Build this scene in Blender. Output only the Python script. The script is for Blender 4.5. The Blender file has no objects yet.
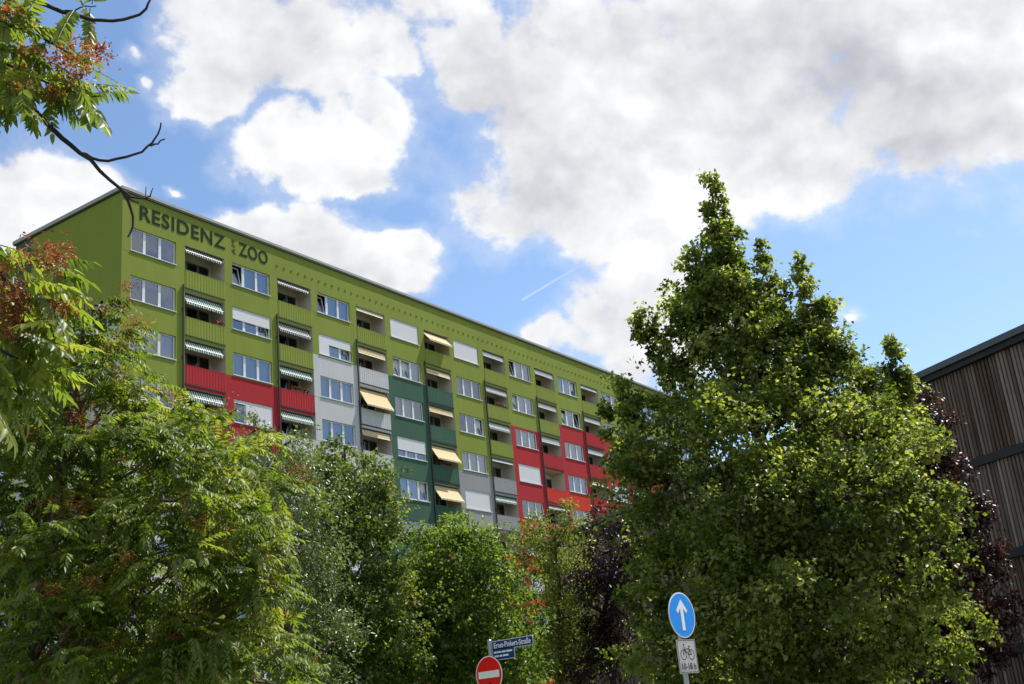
import bpy, math, random
import numpy as np
from mathutils import Vector, Matrix
R = math.radians
random.seed(7)
rng = np.random.default_rng(11)
sc = bpy.context.scene
COL = sc.collection

# ------------------------------------------------------------------ camera
F_PX = 1133.05
CAM = np.array([-34.619, -47.039, 1.62])
def rot(rx, ry, rz):
    cx, sx, cy, sy, cz, sz = math.cos(rx), math.sin(rx), math.cos(ry), math.sin(ry), math.cos(rz), math.sin(rz)
    return (np.array([[cz, -sz, 0], [sz, cz, 0], [0, 0, 1]]) @ np.array([[1, 0, 0], [0, cx, -sx], [0, sx, cx]])
            @ np.array([[cy, 0, sy], [0, 1, 0], [-sy, 0, cy]]) if False else
            np.array([[cz, -sz, 0], [sz, cz, 0], [0, 0, 1]]) @ np.array([[1, 0, 0], [0, cx, -sx], [0, sx, cx]])
            @ np.array([[cy, -sy, 0], [sy, cy, 0], [0, 0, 1]]))
CM = rot(1.89941590, -0.0981279366, -0.987297974)
def ray(u, v):
    d = CM @ np.array([(u - 512) / F_PX, -(v - 342) / F_PX, -1.0])
    return d / np.linalg.norm(d)
def at(u, v, dist):
    """world point seen at photo pixel (u, v) at horizontal distance dist (metres)"""
    d = ray(u, v)
    return CAM + d * (dist / math.hypot(d[0], d[1]))
cd = bpy.data.cameras.new('camera')
cam = bpy.data.objects.new('camera', cd)
COL.objects.link(cam)
m4 = Matrix([[*CM[i], CAM[i]] for i in range(3)] + [[0, 0, 0, 1]])
cam.matrix_world = m4
cd.sensor_width = 36
cd.lens = F_PX / 1024 * 36
cd.clip_start = 0.1
cd.clip_end = 5000
sc.camera = cam

# ------------------------------------------------------------------ helpers
def tag(o, label=None, cat=None, group=None, kind=None):
    if label: o['label'] = label
    if cat: o['category'] = cat
    if group: o['group'] = group
    if kind: o['kind'] = kind
    return o
def empty(name, loc=(0, 0, 0)):
    o = bpy.data.objects.new(name, None)
    COL.objects.link(o)
    o.location = loc
    o.empty_display_size = .3
    return o
def link(name, me, parent=None):
    o = bpy.data.objects.new(name, me)
    COL.objects.link(o)
    if parent is not None:
        o.parent = parent
        # meshes are written in world coordinates: shift into the parent's frame
        p, off = parent, Vector((0, 0, 0))
        while p is not None:
            off += Vector(p.location); p = p.parent
        o.location = -off
    return o
class MB:
    def __init__(s): s.v = []; s.f = []; s.m = []; s.sm = []
    def add(s, vs, fs, mi=0, smooth=False):
        b = len(s.v)
        s.v += [tuple(float(c) for c in p) for p in vs]
        for f in fs:
            s.f.append([i + b for i in f]); s.m.append(mi); s.sm.append(smooth)
    def quad(s, a, b, c, d, mi=0): s.add([a, b, c, d], [(0, 1, 2, 3)], mi)
    def box(s, x0, x1, y0, y1, z0, z1, mi=0):
        s.add([(x0, y0, z0), (x1, y0, z0), (x1, y1, z0), (x0, y1, z0), (x0, y0, z1), (x1, y0, z1), (x1, y1, z1), (x0, y1, z1)],
              [(0, 3, 2, 1), (4, 5, 6, 7), (0, 1, 5, 4), (1, 2, 6, 5), (2, 3, 7, 6), (3, 0, 4, 7)], mi)
    def tube(s, pts, rad, n=7, mi=0, caps=True):
        pts = [np.array(p, float) for p in pts]
        b = []
        prev = None
        for i, p in enumerate(pts):
            t = pts[min(i + 1, len(pts) - 1)] - pts[max(i - 1, 0)]
            t = t / (np.linalg.norm(t) + 1e-9)
            if prev is None:
                a = np.cross(t, [0, 0, 1.0]) if abs(t[2]) < .9 else np.cross(t, [1.0, 0, 0])
            else:
                a = prev - t * np.dot(prev, t)
            a = a / (np.linalg.norm(a) + 1e-9); prev = a
            c = np.cross(t, a)
            r = rad[i] if hasattr(rad, '__len__') else rad
            b += [p + r * (math.cos(2 * math.pi * k / n) * a + math.sin(2 * math.pi * k / n) * c) for k in range(n)]
        fs = []
        for i in range(len(pts) - 1):
            for k in range(n):
                k2 = (k + 1) % n
                fs.append((i * n + k, i * n + k2, (i + 1) * n + k2, (i + 1) * n + k))
        s.add(b, fs, mi, True)
        if caps:
            s.add([b[k] for k in range(n)], [tuple(range(n))[::-1]], mi)
            s.add(b[-n:], [tuple(range(n))], mi)
    def prism(s, poly, org, ax, ay, depth, mi=0, mi_side=None):
        """flat outline poly [(a,b)] in the plane (org, ax, ay), given thickness depth along -(ax x ay)"""
        org, ax, ay = (np.array(q, float) for q in (org, ax, ay))
        nrm = np.cross(ax, ay)
        top = [org + ax * a + ay * b for a, b in poly]
        bot = [q - nrm * depth for q in top]
        n = len(poly)
        s.add(top, [tuple(range(n))], mi)
        s.add(bot, [tuple(range(n))[::-1]], mi if mi_side is None else mi_side)
        s.add(top + bot, [(i, i + n, (i + 1) % n + n, (i + 1) % n) for i in range(n)], mi if mi_side is None else mi_side)
    def build(s, name, mats, parent=None):
        me = bpy.data.meshes.new(name)
        me.from_pydata(s.v, [], s.f)
        for m in (mats if isinstance(mats, (list, tuple)) else [mats]): me.materials.append(m)
        me.polygons.foreach_set('material_index', s.m)
        me.polygons.foreach_set('use_smooth', s.sm)
        me.update()
        return link(name, me, parent)

# ------------------------------------------------------------------ materials
def new_mat(name):
    m = bpy.data.materials.new(name); m.use_nodes = True
    nt = m.node_tree
    b = nt.nodes['Principled BSDF']
    return m, nt, b
def vary(nt, b, col, amt=.12, scale=3.0, detail=6, coord='Object', stretch=None):
    tc = nt.nodes.new('ShaderNodeTexCoord')
    src = tc.outputs[coord]
    if stretch:
        mp = nt.nodes.new('ShaderNodeMapping'); mp.inputs['Scale'].default_value = stretch
        nt.links.new(src, mp.inputs[0]); src = mp.outputs[0]
    nz = nt.nodes.new('ShaderNodeTexNoise'); nz.inputs['Scale'].default_value = scale; nz.inputs['Detail'].default_value = detail
    nt.links.new(src, nz.inputs['Vector'])
    rp = nt.nodes.new('ShaderNodeValToRGB')
    rp.color_ramp.elements[0].position = .3; rp.color_ramp.elements[1].position = .7
    rp.color_ramp.elements[0].color = (*[c * (1 - amt) for c in col], 1)
    rp.color_ramp.elements[1].color = (*[min(1, c * (1 + amt)) for c in col], 1)
    nt.links.new(nz.outputs[0], rp.inputs[0]); nt.links.new(rp.outputs[0], b.inputs['Base Color'])
    return nz
def bump(nt, b, src, strength=.3, dist=.01):
    bp = nt.nodes.new('ShaderNodeBump'); bp.inputs['Strength'].default_value = strength; bp.inputs['Distance'].default_value = dist
    nt.links.new(src, bp.inputs['Height']); nt.links.new(bp.outputs[0], b.inputs['Normal'])
def flat(name, col, rough=.6, metal=0, amt=.1, scale=3, spec=.5, stretch=None):
    m, nt, b = new_mat(name)
    b.inputs['Roughness'].default_value = rough; b.inputs['Metallic'].default_value = metal
    b.inputs['Specular IOR Level'].default_value = spec
    vary(nt, b, col, amt, scale, stretch=stretch)
    return m
def stucco(name, col):
    m, nt, b = new_mat(name)
    N, L = nt.nodes.new, nt.links.new
    b.inputs['Roughness'].default_value = .9; b.inputs['Specular IOR Level'].default_value = .12
    tc = N('ShaderNodeTexCoord')
    def noise(scale, st, det):
        mp = N('ShaderNodeMapping'); mp.inputs['Scale'].default_value = st; L(tc.outputs['Object'], mp.inputs[0])
        n = N('ShaderNodeTexNoise'); n.inputs['Scale'].default_value = scale; n.inputs['Detail'].default_value = det; L(mp.outputs[0], n.inputs['Vector']); return n.outputs[0]
    # every storey-high panel was painted and weathered a little differently
    sn = N('ShaderNodeVectorMath'); sn.operation = 'SNAP'; sn.inputs[1].default_value = (3.529, 20, 2.8)
    of = N('ShaderNodeVectorMath'); of.inputs[1].default_value = (0, 5, -26.2)
    L(tc.outputs['Object'], of.inputs[0]); L(of.outputs[0], sn.inputs[0])
    wn = N('ShaderNodeTexWhiteNoise'); L(sn.outputs[0], wn.inputs['Vector'])
    def mad(x, k, c):
        n = N('ShaderNodeMath'); n.operation = 'MULTIPLY_ADD'; n.inputs[1].default_value = k
        L(x, n.inputs[0])
        if isinstance(c, float): n.inputs[2].default_value = c
        else: L(c, n.inputs[2])
        return n.outputs[0]
    v = mad(noise(.45, (1, 1, .5), 8), .3, .77)
    v = mad(noise(1.6, (3, 3, .12), 6), .22, v)          # rain streaks
    v = mad(wn.outputs['Value'], .08, v)
    v = mad(noise(9, (1, 1, 1), 6), .12, v)
    hv = N('ShaderNodeVectorMath'); hv.operation = 'SCALE'; hv.inputs[0].default_value = tuple(c * .93 for c in col); L(v, hv.inputs['Scale'])
    L(hv.outputs[0], b.inputs['Base Color'])
    n2 = N('ShaderNodeTexNoise'); n2.inputs['Scale'].default_value = 25; L(tc.outputs['Object'], n2.inputs['Vector'])
    bump(nt, b, n2.outputs[0], .25, .01)
    return m
M = {}
M['green'] = stucco('lime green render', (.2, .238, .046))
M['red'] = stucco('red render', (.36, .028, .036))
M['orange'] = stucco('orange red render', (.5, .042, .03))
M['pale'] = stucco('pale grey render', (.47, .47, .48))
M['mid'] = stucco('mid grey render', (.27, .26, .275))
M['dark'] = stucco('dark green render', (.05, .105, .075))
M['inner'] = stucco('warm grey loggia render', (.6, .53, .46))
M['ceil'] = stucco('loggia ceiling', (.5, .46, .4))
WALLM = ['green', 'red', 'orange', 'pale', 'mid', 'dark', 'inner', 'ceil']
M['room'] = flat('unlit room black', (.02, .02, .024), .9, amt=.3)  # near-black colour stands in for the darkness of unlit interiors
M['white'] = flat('white window plastic', (.66, .67, .7), .4, amt=.05)
M['joint'] = flat('dark joint and painted shadow', (.03, .035, .03), .8)
M['pipe'] = flat('dark downpipe', (.035, .045, .04), .5, metal=.3)
M['fascia'] = flat('pale roof edge sheet', (.33, .33, .32), .75, metal=.0, amt=.08)
M['roof'] = flat('roof felt', (.08, .08, .085), .9)
M['letter'] = flat('dark lettering', (.026, .042, .03), .95, amt=.15, scale=8, spec=.03)
def shutter_mat():
    m, nt, b = new_mat('white roller shutter')
    b.inputs['Roughness'].default_value = .5
    b.inputs['Base Color'].default_value = (.6, .6, .63, 1)
    tc = nt.nodes.new('ShaderNodeTexCoord')
    w = nt.nodes.new('ShaderNodeTexWave'); w.bands_direction = 'Z'; w.inputs['Scale'].default_value = 5.2
    nt.links.new(tc.outputs['Object'], w.inputs[0]); bump(nt, b, w.outputs[0], .5, .01)
    return m
M['shutter'] = shutter_mat()
def glass_mat(name, tint=(.75, .85, 1), base=.12):
    m = bpy.data.materials.new(name); m.use_nodes = True
    nt = m.node_tree; nt.nodes.clear()
    out = nt.nodes.new('ShaderNodeOutputMaterial')
    tr = nt.nodes.new('ShaderNodeBsdfTransparent'); tr.inputs[0].default_value = (.62, .72, .76, 1)
    gl = nt.nodes.new('ShaderNodeBsdfGlossy'); gl.inputs['Roughness'].default_value = .015; gl.inputs[0].default_value = (*tint, 1)
    fr = nt.nodes.new('ShaderNodeFresnel'); fr.inputs[0].default_value = 1.9
    ma = nt.nodes.new('ShaderNodeMath'); ma.operation = 'ADD'; ma.inputs[1].default_value = base; ma.use_clamp = True
    nz = nt.nodes.new('ShaderNodeTexNoise'); nz.inputs['Scale'].default_value = .9; nz.inputs['Detail'].default_value = 1
    tc = nt.nodes.new('ShaderNodeTexCoord'); nt.links.new(tc.outputs['Object'], nz.inputs['Vector'])
    bp = nt.nodes.new('ShaderNodeBump'); bp.inputs['Strength'].default_value = .08; bp.inputs['Distance'].default_value = .05
    nt.links.new(nz.outputs[0], bp.inputs['Height']); nt.links.new(bp.outputs[0], gl.inputs['Normal'])
    mx = nt.nodes.new('ShaderNodeMixShader')
    nt.links.new(fr.outputs[0], ma.inputs[0]); nt.links.new(ma.outputs[0], mx.inputs[0])
    nt.links.new(tr.outputs[0], mx.inputs[1]); nt.links.new(gl.outputs[0], mx.inputs[2]); nt.links.new(mx.outputs[0], out.inputs[0])
    return m
M['glass'] = glass_mat('window glass')
M['darkglass'] = glass_mat('loggia door glass', (.6, .65, .7), .0)
M['curtain'] = flat('white net curtain', (.7, .71, .73), .9, amt=.06, scale=20, stretch=(6, 1, .3))
M['curtain_warm'] = flat('cream curtain', (.62, .55, .42), .9, amt=.1, scale=20, stretch=(6, 1, .3))
def fabric(name, c1, c2, scale, spec=.1):
    m = bpy.data.materials.new(name); m.use_nodes = True
    nt = m.node_tree; b = nt.nodes['Principled BSDF']
    b.inputs['Roughness'].default_value = .85; b.inputs['Specular IOR Level'].default_value = spec
    tc = nt.nodes.new('ShaderNodeTexCoord')
    w = nt.nodes.new('ShaderNodeTexWave'); w.bands_direction = 'X'; w.wave_profile = 'SIN'; w.inputs['Scale'].default_value = scale
    nt.links.new(tc.outputs['Object'], w.inputs[0])
    rp = nt.nodes.new('ShaderNodeValToRGB'); rp.color_ramp.interpolation = 'CONSTANT'
    rp.color_ramp.elements[0].color = (*c1, 1); rp.color_ramp.elements[1].color = (*c2, 1); rp.color_ramp.elements[1].position = .5
    nt.links.new(w.outputs[0], rp.inputs[0]); nt.links.new(rp.outputs[0], b.inputs['Base Color'])
    tl = nt.nodes.new('ShaderNodeBsdfTranslucent'); nt.links.new(rp.outputs[0], tl.inputs[0])
    mx = nt.nodes.new('ShaderNodeMixShader'); mx.inputs[0].default_value = .3
    out = nt.nodes['Material Output']
    nt.links.new(b.outputs[0], mx.inputs[1]); nt.links.new(tl.outputs[0], mx.inputs[2]); nt.links.new(mx.outputs[0], out.inputs[0])
    return m
M['aw_green'] = fabric('green striped awning cloth', (.035, .15, .1), (.74, .78, .74), 1.9)
M['aw_grey'] = fabric('grey striped awning cloth', (.3, .32, .34), (.62, .64, .66), 1.9)
M['aw_dark'] = fabric('dark striped awning cloth', (.05, .06, .05), (.62, .63, .6), 1.9)
M['aw_cream'] = fabric('cream awning cloth', (.6, .45, .22), (.86, .74, .5), 2.2)
M['metal'] = flat('galvanised steel', (.34, .35, .36), .4, metal=.7, amt=.15, scale=6)
M['steel_dark'] = flat('dark steel beam', (.016, .017, .02), .7, metal=.0, amt=.2)

# ------------------------------------------------------------------ sky, sun
SUN_AZ, SUN_EL = R(-18), R(59)
S = np.array([math.cos(SUN_EL) * math.cos(SUN_AZ), math.cos(SUN_EL) * math.sin(SUN_AZ), math.sin(SUN_EL)])
sd = bpy.data.lights.new('sun', 'SUN'); sun = bpy.data.objects.new('sun', sd); COL.objects.link(sun)
sd.energy = 5.0; sd.angle = R(.53); sd.color = (1, .955, .88)
sun.location = (0, -60, 80)
sun.rotation_euler = Vector(-S).to_track_quat('-Z', 'Y').to_euler()

def build_world():
    w = bpy.data.worlds.new('World'); sc.world = w; w.use_nodes = True
    nt = w.node_tree; nt.nodes.clear(); N = nt.nodes.new; L = nt.links.new
    out = N('ShaderNodeOutputWorld'); bg = N('ShaderNodeBackground'); L(bg.outputs[0], out.inputs[0])
    bg.inputs[1].default_value = .094
    sky = N('ShaderNodeTexSky'); sky.sky_type = 'NISHITA'; sky.sun_disc = False
    sky.sun_elevation = SUN_EL; sky.sun_rotation = R(90) - SUN_AZ; sky.altitude = 100
    sky.air_density = 1.0; sky.dust_density = .6; sky.ozone_density = 1.6
    tc = N('ShaderNodeTexCoord'); D = tc.outputs['Generated']
    def math_(op, a, b=None, c=None, clamp=False):
        n = N('ShaderNodeMath'); n.operation = op; n.use_clamp = clamp
        for i, x in enumerate((a, b, c)):
            if x is None: continue
            if isinstance(x, (int, float)): n.inputs[i].default_value = x
            else: L(x, n.inputs[i])
        return n.outputs[0]
    def vmath(op, a, b=None):
        n = N('ShaderNodeVectorMath'); n.operation = op
        for i, x in enumerate((a, b)):
            if x is None: continue
            if isinstance(x, (tuple, list, np.ndarray)): n.inputs[i].default_value = tuple(float(q) for q in x)
            else: L(x, n.inputs[i])
        return n
    sx = N('ShaderNodeSeparateXYZ'); L(D, sx.inputs[0])
    az = math_('ARCTAN2', sx.outputs[1], sx.outputs[0]); el = math_('ARCSINE', sx.outputs[2])
    def noise(vec, scale, detail=8, rough=.55, off=(0, 0, 0)):
        n = N('ShaderNodeTexNoise'); n.inputs['Scale'].default_value = scale; n.inputs['Detail'].default_value = detail; n.inputs['Roughness'].default_value = rough
        v = vmath('ADD', vec, off).outputs[0]
        L(v, n.inputs['Vector']); return n
    # clouds are flatter than high: stretch the noise vertically compressed
    DS = vmath('MULTIPLY', D, (1, 1, 1.25)).outputs[0]
    warp = noise(DS, 5, 3, .5, (3.1, 7.7, 1.3))
    wv = vmath('SUBTRACT', warp.outputs['Color'], (.5, .5, .5)).outputs[0]
    DW = vmath('ADD', DS, vmath('MULTIPLY', wv, (.05, .05, .05)).outputs[0]).outputs[0]
    n1 = noise(DW, 7, 10, .55)
    n1s = noise(vmath('ADD', DW, tuple(S * .02)).outputs[0], 7, 6, .5)
    n1b = noise(DW, 7, 6, .5)
    n2 = noise(DW, 4.5, 4, .5, (11, 2, 5))
    CF = math.cos(R(24))
    cv = N('ShaderNodeCombineXYZ'); L(math_('MULTIPLY', az, CF), cv.inputs[0]); L(el, cv.inputs[1])
    cw = vmath('ADD', cv.outputs[0], vmath('MULTIPLY', wv, (.1, .1, 0)).outputs[0]).outputs[0]
    wf = vmath('SUBTRACT', noise(DS, 16, 5, .55, (1.7, 4.2, 9.9)).outputs['Color'], (.5, .5, .5)).outputs[0]
    cw = vmath('ADD', cw, vmath('MULTIPLY', wf, (.045, .045, 0)).outputs[0]).outputs[0]
    blobs = [  # cloud banks: photo position and half sizes
        (470, 60, 62, 80), (560, 110, 125, 120), (700, 80, 190, 130), (850, 70, 190, 110), (1000, 60, 150, 105), (495, 195, 62, 62),
        (620, 205, 130, 62), (760, 178, 120, 55), (890, 140, 100, 60), (985, 120, 80, 60),
        (655, 285, 52, 66), (610, 325, 60, 42), (560, 338, 34, 22), (690, 320, 40, 60), (640, 345, 40, 36),
        (838, 300, 26, 14),
        (240, 35, 84, 62), (330, 50, 78, 62), (385, 30, 40, 50), (305, 135, 58, 48), (368, 115, 58, 54), (345, 165, 42, 22), (205, 85, 45, 30),
        (124, 50, 28, 18), (136, 78, 20, 14), (190, 187, 18, 10),
        (20, 205, 80, 42), (80, 200, 52, 32), (-40, 210, 90, 60),
        (255, 238, 52, 24), (330, 250, 72, 36), (402, 242, 46, 32), (370, 275, 60, 22),
        (560, -80, 260, 90), (900, -80, 260, 110), (200, -70, 120, 60)]
    dm = None
    for u, v, ru, rv in blobs:
        d = ray(u, v)
        a0, e0 = math.atan2(d[1], d[0]) * CF, math.asin(d[2])
        s = vmath('SUBTRACT', cw, (a0, e0, 0)).outputs[0]
        s = vmath('MULTIPLY', s, (F_PX / ru, F_PX / rv, 0)).outputs[0]
        ln = vmath('LENGTH', s).outputs['Value']
        if ru < 30: ln = math_('ADD', ln, .7)
        if dm is None: dm = ln
        else:
            n = N('ShaderNodeMath'); n.operation = 'SMOOTH_MIN'; L(dm, n.inputs[0]); L(ln, n.inputs[1]); n.inputs[2].default_value = .18
            dm = n.outputs[0]
    mask = math_('SUBTRACT', 1.0, dm)
    mask = math_('MULTIPLY', math_('MINIMUM', mask, .46), 1.0)
    # generic cloud field away from the photographed part of the sky
    vc = ray(512, 300)
    ang = vmath('DOT_PRODUCT', D, tuple(vc)).outputs['Value']
    away = math_('MULTIPLY', math_('SUBTRACT', .80, ang), 6.0, clamp=True)
    gen = math_('MULTIPLY', math_('SUBTRACT', n2.outputs[0], .5), 3.2)
    mask = math_('ADD', math_('MULTIPLY', mask, math_('SUBTRACT', 1, away)), math_('MULTIPLY', gen, away))
    dens = math_('ADD', mask, math_('ADD', math_('MULTIPLY', math_('SUBTRACT', n1.outputs[0], .5), 1.95), math_('MULTIPLY', math_('SUBTRACT', noise(DW, 26, 6, .6, (5, 1, 8)).outputs[0], .5), 1.0)))
    mr = N('ShaderNodeMapRange'); mr.interpolation_type = 'SMOOTHSTEP'; mr.inputs[1].default_value = -.1; mr.inputs[2].default_value = .3
    L(dens, mr.inputs[0]); alpha = mr.outputs[0]
    # faint veil around the clouds
    mr3 = N('ShaderNodeMapRange'); mr3.interpolation_type = 'SMOOTHSTEP'; mr3.inputs[1].default_value = -.45; mr3.inputs[2].default_value = .2; mr3.inputs[4].default_value = .3
    L(dens, mr3.inputs[0]); alpha = math_('MAXIMUM', alpha, mr3.outputs[0])
    # self shading: thick parts seen from below are grey, rims and sun-side billows are white
    mr2 = N('ShaderNodeMapRange'); mr2.interpolation_type = 'SMOOTHSTEP'; mr2.inputs[1].default_value = .15; mr2.inputs[2].default_value = 1.0
    L(math_('ADD', mask, math_('MULTIPLY', math_('SUBTRACT', n2.outputs[0], .5), 1.6)), mr2.inputs[0])
    bd_ = ray(660, 110)
    gq_ = vmath('SUBTRACT', cw, (math.atan2(bd_[1], bd_[0]) * CF, math.asin(bd_[2]), 0)).outputs[0]
    gl_ = vmath('LENGTH', vmath('MULTIPLY', gq_, (F_PX / 330, F_PX / 170, 0)).outputs[0]).outputs['Value']
    thick = math_('SUBTRACT', 1.15, gl_, clamp=True)
    thick = math_('ADD', math_('MULTIPLY', thick, .33), .09)
    rel = math_('MULTIPLY', math_('SUBTRACT', n1s.outputs[0], n1b.outputs[0]), 1.8)
    shade = math_('SUBTRACT', math_('ADD', math_('MULTIPLY', mr2.outputs[0], thick), rel), .0)
    shade = math_('MINIMUM', math_('MAXIMUM', shade, -.06), .5)
    lum = math_('SUBTRACT', 1.0, shade)
    cc = N('ShaderNodeCombineColor')
    L(math_('MULTIPLY', lum, 7.15), cc.inputs[0]); L(math_('MULTIPLY', lum, 7.2), cc.inputs[1])
    L(math_('ADD', math_('MULTIPLY', lum, 6.55), .78), cc.inputs[2])
    # contrail
    a, b = ray(522, 300), ray(594, 257)
    nrm = np.cross(a, b); nrm /= np.linalg.norm(nrm)
    along = np.cross(nrm, a); along /= np.linalg.norm(along)
    dist = math_('ABSOLUTE', vmath('DOT_PRODUCT', D, tuple(nrm)).outputs['Value'])
    t = math_('DIVIDE', vmath('DOT_PRODUCT', D, tuple(along)).outputs['Value'], float(np.dot(b, along)))
    inside = math_('MULTIPLY', math_('GREATER_THAN', t, 0), math_('LESS_THAN', t, 1))
    front = math_('GREATER_THAN', ang, 0)
    line = math_('MULTIPLY', math_('SUBTRACT', 1, math_('DIVIDE', dist, .0014)), 1.0, clamp=True)
    trail = math_('MULTIPLY', math_('MULTIPLY', line, inside), math_('MULTIPLY', front, .42))
    alpha = math_('MAXIMUM', alpha, trail)
    hs = N('ShaderNodeHueSaturation'); hs.inputs['Saturation'].default_value = 1.08; hs.inputs['Value'].default_value = 1.38
    L(sky.outputs[0], hs.inputs['Color'])
    mx = N('ShaderNodeMix'); mx.data_type = 'RGBA'
    L(alpha, mx.inputs[0]); L(hs.outputs[0], mx.inputs[6]); L(cc.outputs[0], mx.inputs[7])
    L(mx.outputs[2], bg.inputs[0])
    w.cycles.sampling_method = 'MANUAL'; w.cycles.sample_map_resolution = 512
    return hs
build_world()
sc.view_settings.view_transform = 'Standard'; sc.view_settings.look = 'None'
sc.view_settings.exposure = .5; sc.view_settings.gamma = 1; sc.view_settings.use_curve_mapping = False
sc.cycles.max_bounces = 7; sc.cycles.diffuse_bounces = 3; sc.cycles.glossy_bounces = 3
sc.cycles.transmission_bounces = 4; sc.cycles.transparent_max_bounces = 10
sc.cycles.sample_clamp_indirect = 6
sc.cycles.use_denoising = True

# ------------------------------------------------------------------ ground, road, pavement
def sheet(name, poly, z, mat):
    b = MB(); b.add([(x, y, z) for x, y in poly], [tuple(range(len(poly)))])
    return tag(b.build(name, mat), kind='structure')
gm = flat('dry lawn', (.07, .1, .03), .95, amt=.4, scale=.6)
am = flat('asphalt', (.05, .05, .052), .9, amt=.2, scale=4)
pm = flat('concrete paving', (.24, .23, .215), .85, amt=.12, scale=2)
gp = [(-1500, -1500), (1500, -1500), (1500, 1500), (-1500, 1500)]
sheet('ground', gp, 0, gm)
# the street runs past the signs and between the trees towards the block
rd = np.array([math.cos(R(-12)), math.sin(R(-12))]); rn = np.array([-rd[1], rd[0]])
def strip(c, h0, h1, a, b_):
    return [tuple(c + rd * a + rn * h0), tuple(c + rd * b_ + rn * h0), tuple(c + rd * b_ + rn * h1), tuple(c + rd * a + rn * h1)]
RC = np.array([-27.0, -44.5])
sheet('road', strip(RC, -3.2, 3.2, -90, 120), .004, am)
def slab(name, poly, z0, z1, mat):
    b = MB(); n = len(poly)
    b.add([(x, y, z1) for x, y in poly] + [(x, y, z0) for x, y in poly],
          [tuple(range(n))] + [(i, i + n, (i + 1) % n + n, (i + 1) % n) for i in range(n)])
    return tag(b.build(name, mat), kind='structure')
slab('pavement', strip(RC, 3.2, 6.2, -90, 120), -.05, .12, pm)
slab('pavement', strip(RC, -6.2, -3.2, -90, 120), -.05, .12, pm)
PAVE = .12

# ------------------------------------------------------------------ apartment block
H0 = 29.151                       # height of the head of the top windows
ST, UN = 2.8, 7.0575              # storey height, width of one bay pair
NC, NR = 10, 10
WX0, WX1, LX0, LX1 = .587, 3.572, 4.2, 7.07
WH, LT, LP = 1.37, .03, -1.45
bld = empty('apartment_building', (0, 0, 0))
tag(bld, 'long lime green apartment block with red, grey and dark green patches and roof lettering', 'building')
def col_w(c, r):
    """colour of the panel holding window row r in column c (panel = window and the spandrel above it)"""
    k = r - 1
    G = dict
    if c == 1: return 'green' if k <= 4 else 'pale'
    if c == 2: return 'green' if k <= 2 else ('red' if k <= 4 else 'green')
    if c == 3: return 'green' if k <= 1 else ('pale' if k <= 5 else 'mid')
    if c == 4: return 'green' if k <= 1 else ('dark' if k <= 6 else 'orange')
    if c == 5: return 'green' if k <= 3 else ('mid' if k <= 6 else 'red')
    if c == 6: return 'green' if k <= 1 else ('red' if k <= 4 else 'orange')
    if c == 7: return 'green' if k <= 1 else ('red' if k <= 3 else 'orange')
    if c == 8: return 'green' if k <= 1 else ('red' if k <= 4 else 'orange')
    return 'green' if k <= 2 else 'red'
def col_l(c, r):
    k = r - 1
    if c == 1: return 'green' if k <= 2 else ('red' if k <= 4 else 'green')
    if c == 2: return 'green' if k <= 2 else ('red' if k <= 3 else 'pale')
    if c == 3: return 'green' if k <= 1 else ('pale' if k <= 4 else 'dark')
    if c == 4: return 'green' if k <= 1 else ('dark' if k <= 5 else 'orange')
    if c == 5: return 'green' if k <= 3 else ('mid' if k <= 5 else 'orange')
    if c == 6: return 'green' if k <= 2 else ('red' if k <= 3 else 'orange')
    if c == 7: return 'green' if k <= 1 else ('red' if k <= 4 else 'orange')
    if c == 8: return 'green' if k <= 1 else 'red'
    return 'green' if k <= 2 else 'red'
mi = {n: i for i, n in enumerate(WALLM)}; mi['room'] = len(WALLM)
wb = MB()
def fq(x0, x1, z0, z1, m, y=0.0):
    wb.quad((x0, y, H0 + z0), (x1, y, H0 + z0), (x1, y, H0 + z1), (x0, y, H0 + z1), mi[m])
TOPZ = 2.02
BOT = -H0
LD, WD = 1.2, .16                # loggia depth, window reveal
XE = NC * UN + .4
fq(0, XE, LT, TOPZ, 'green')      # attic band
fq(NC * UN, XE, BOT, LT, 'green')
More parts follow.
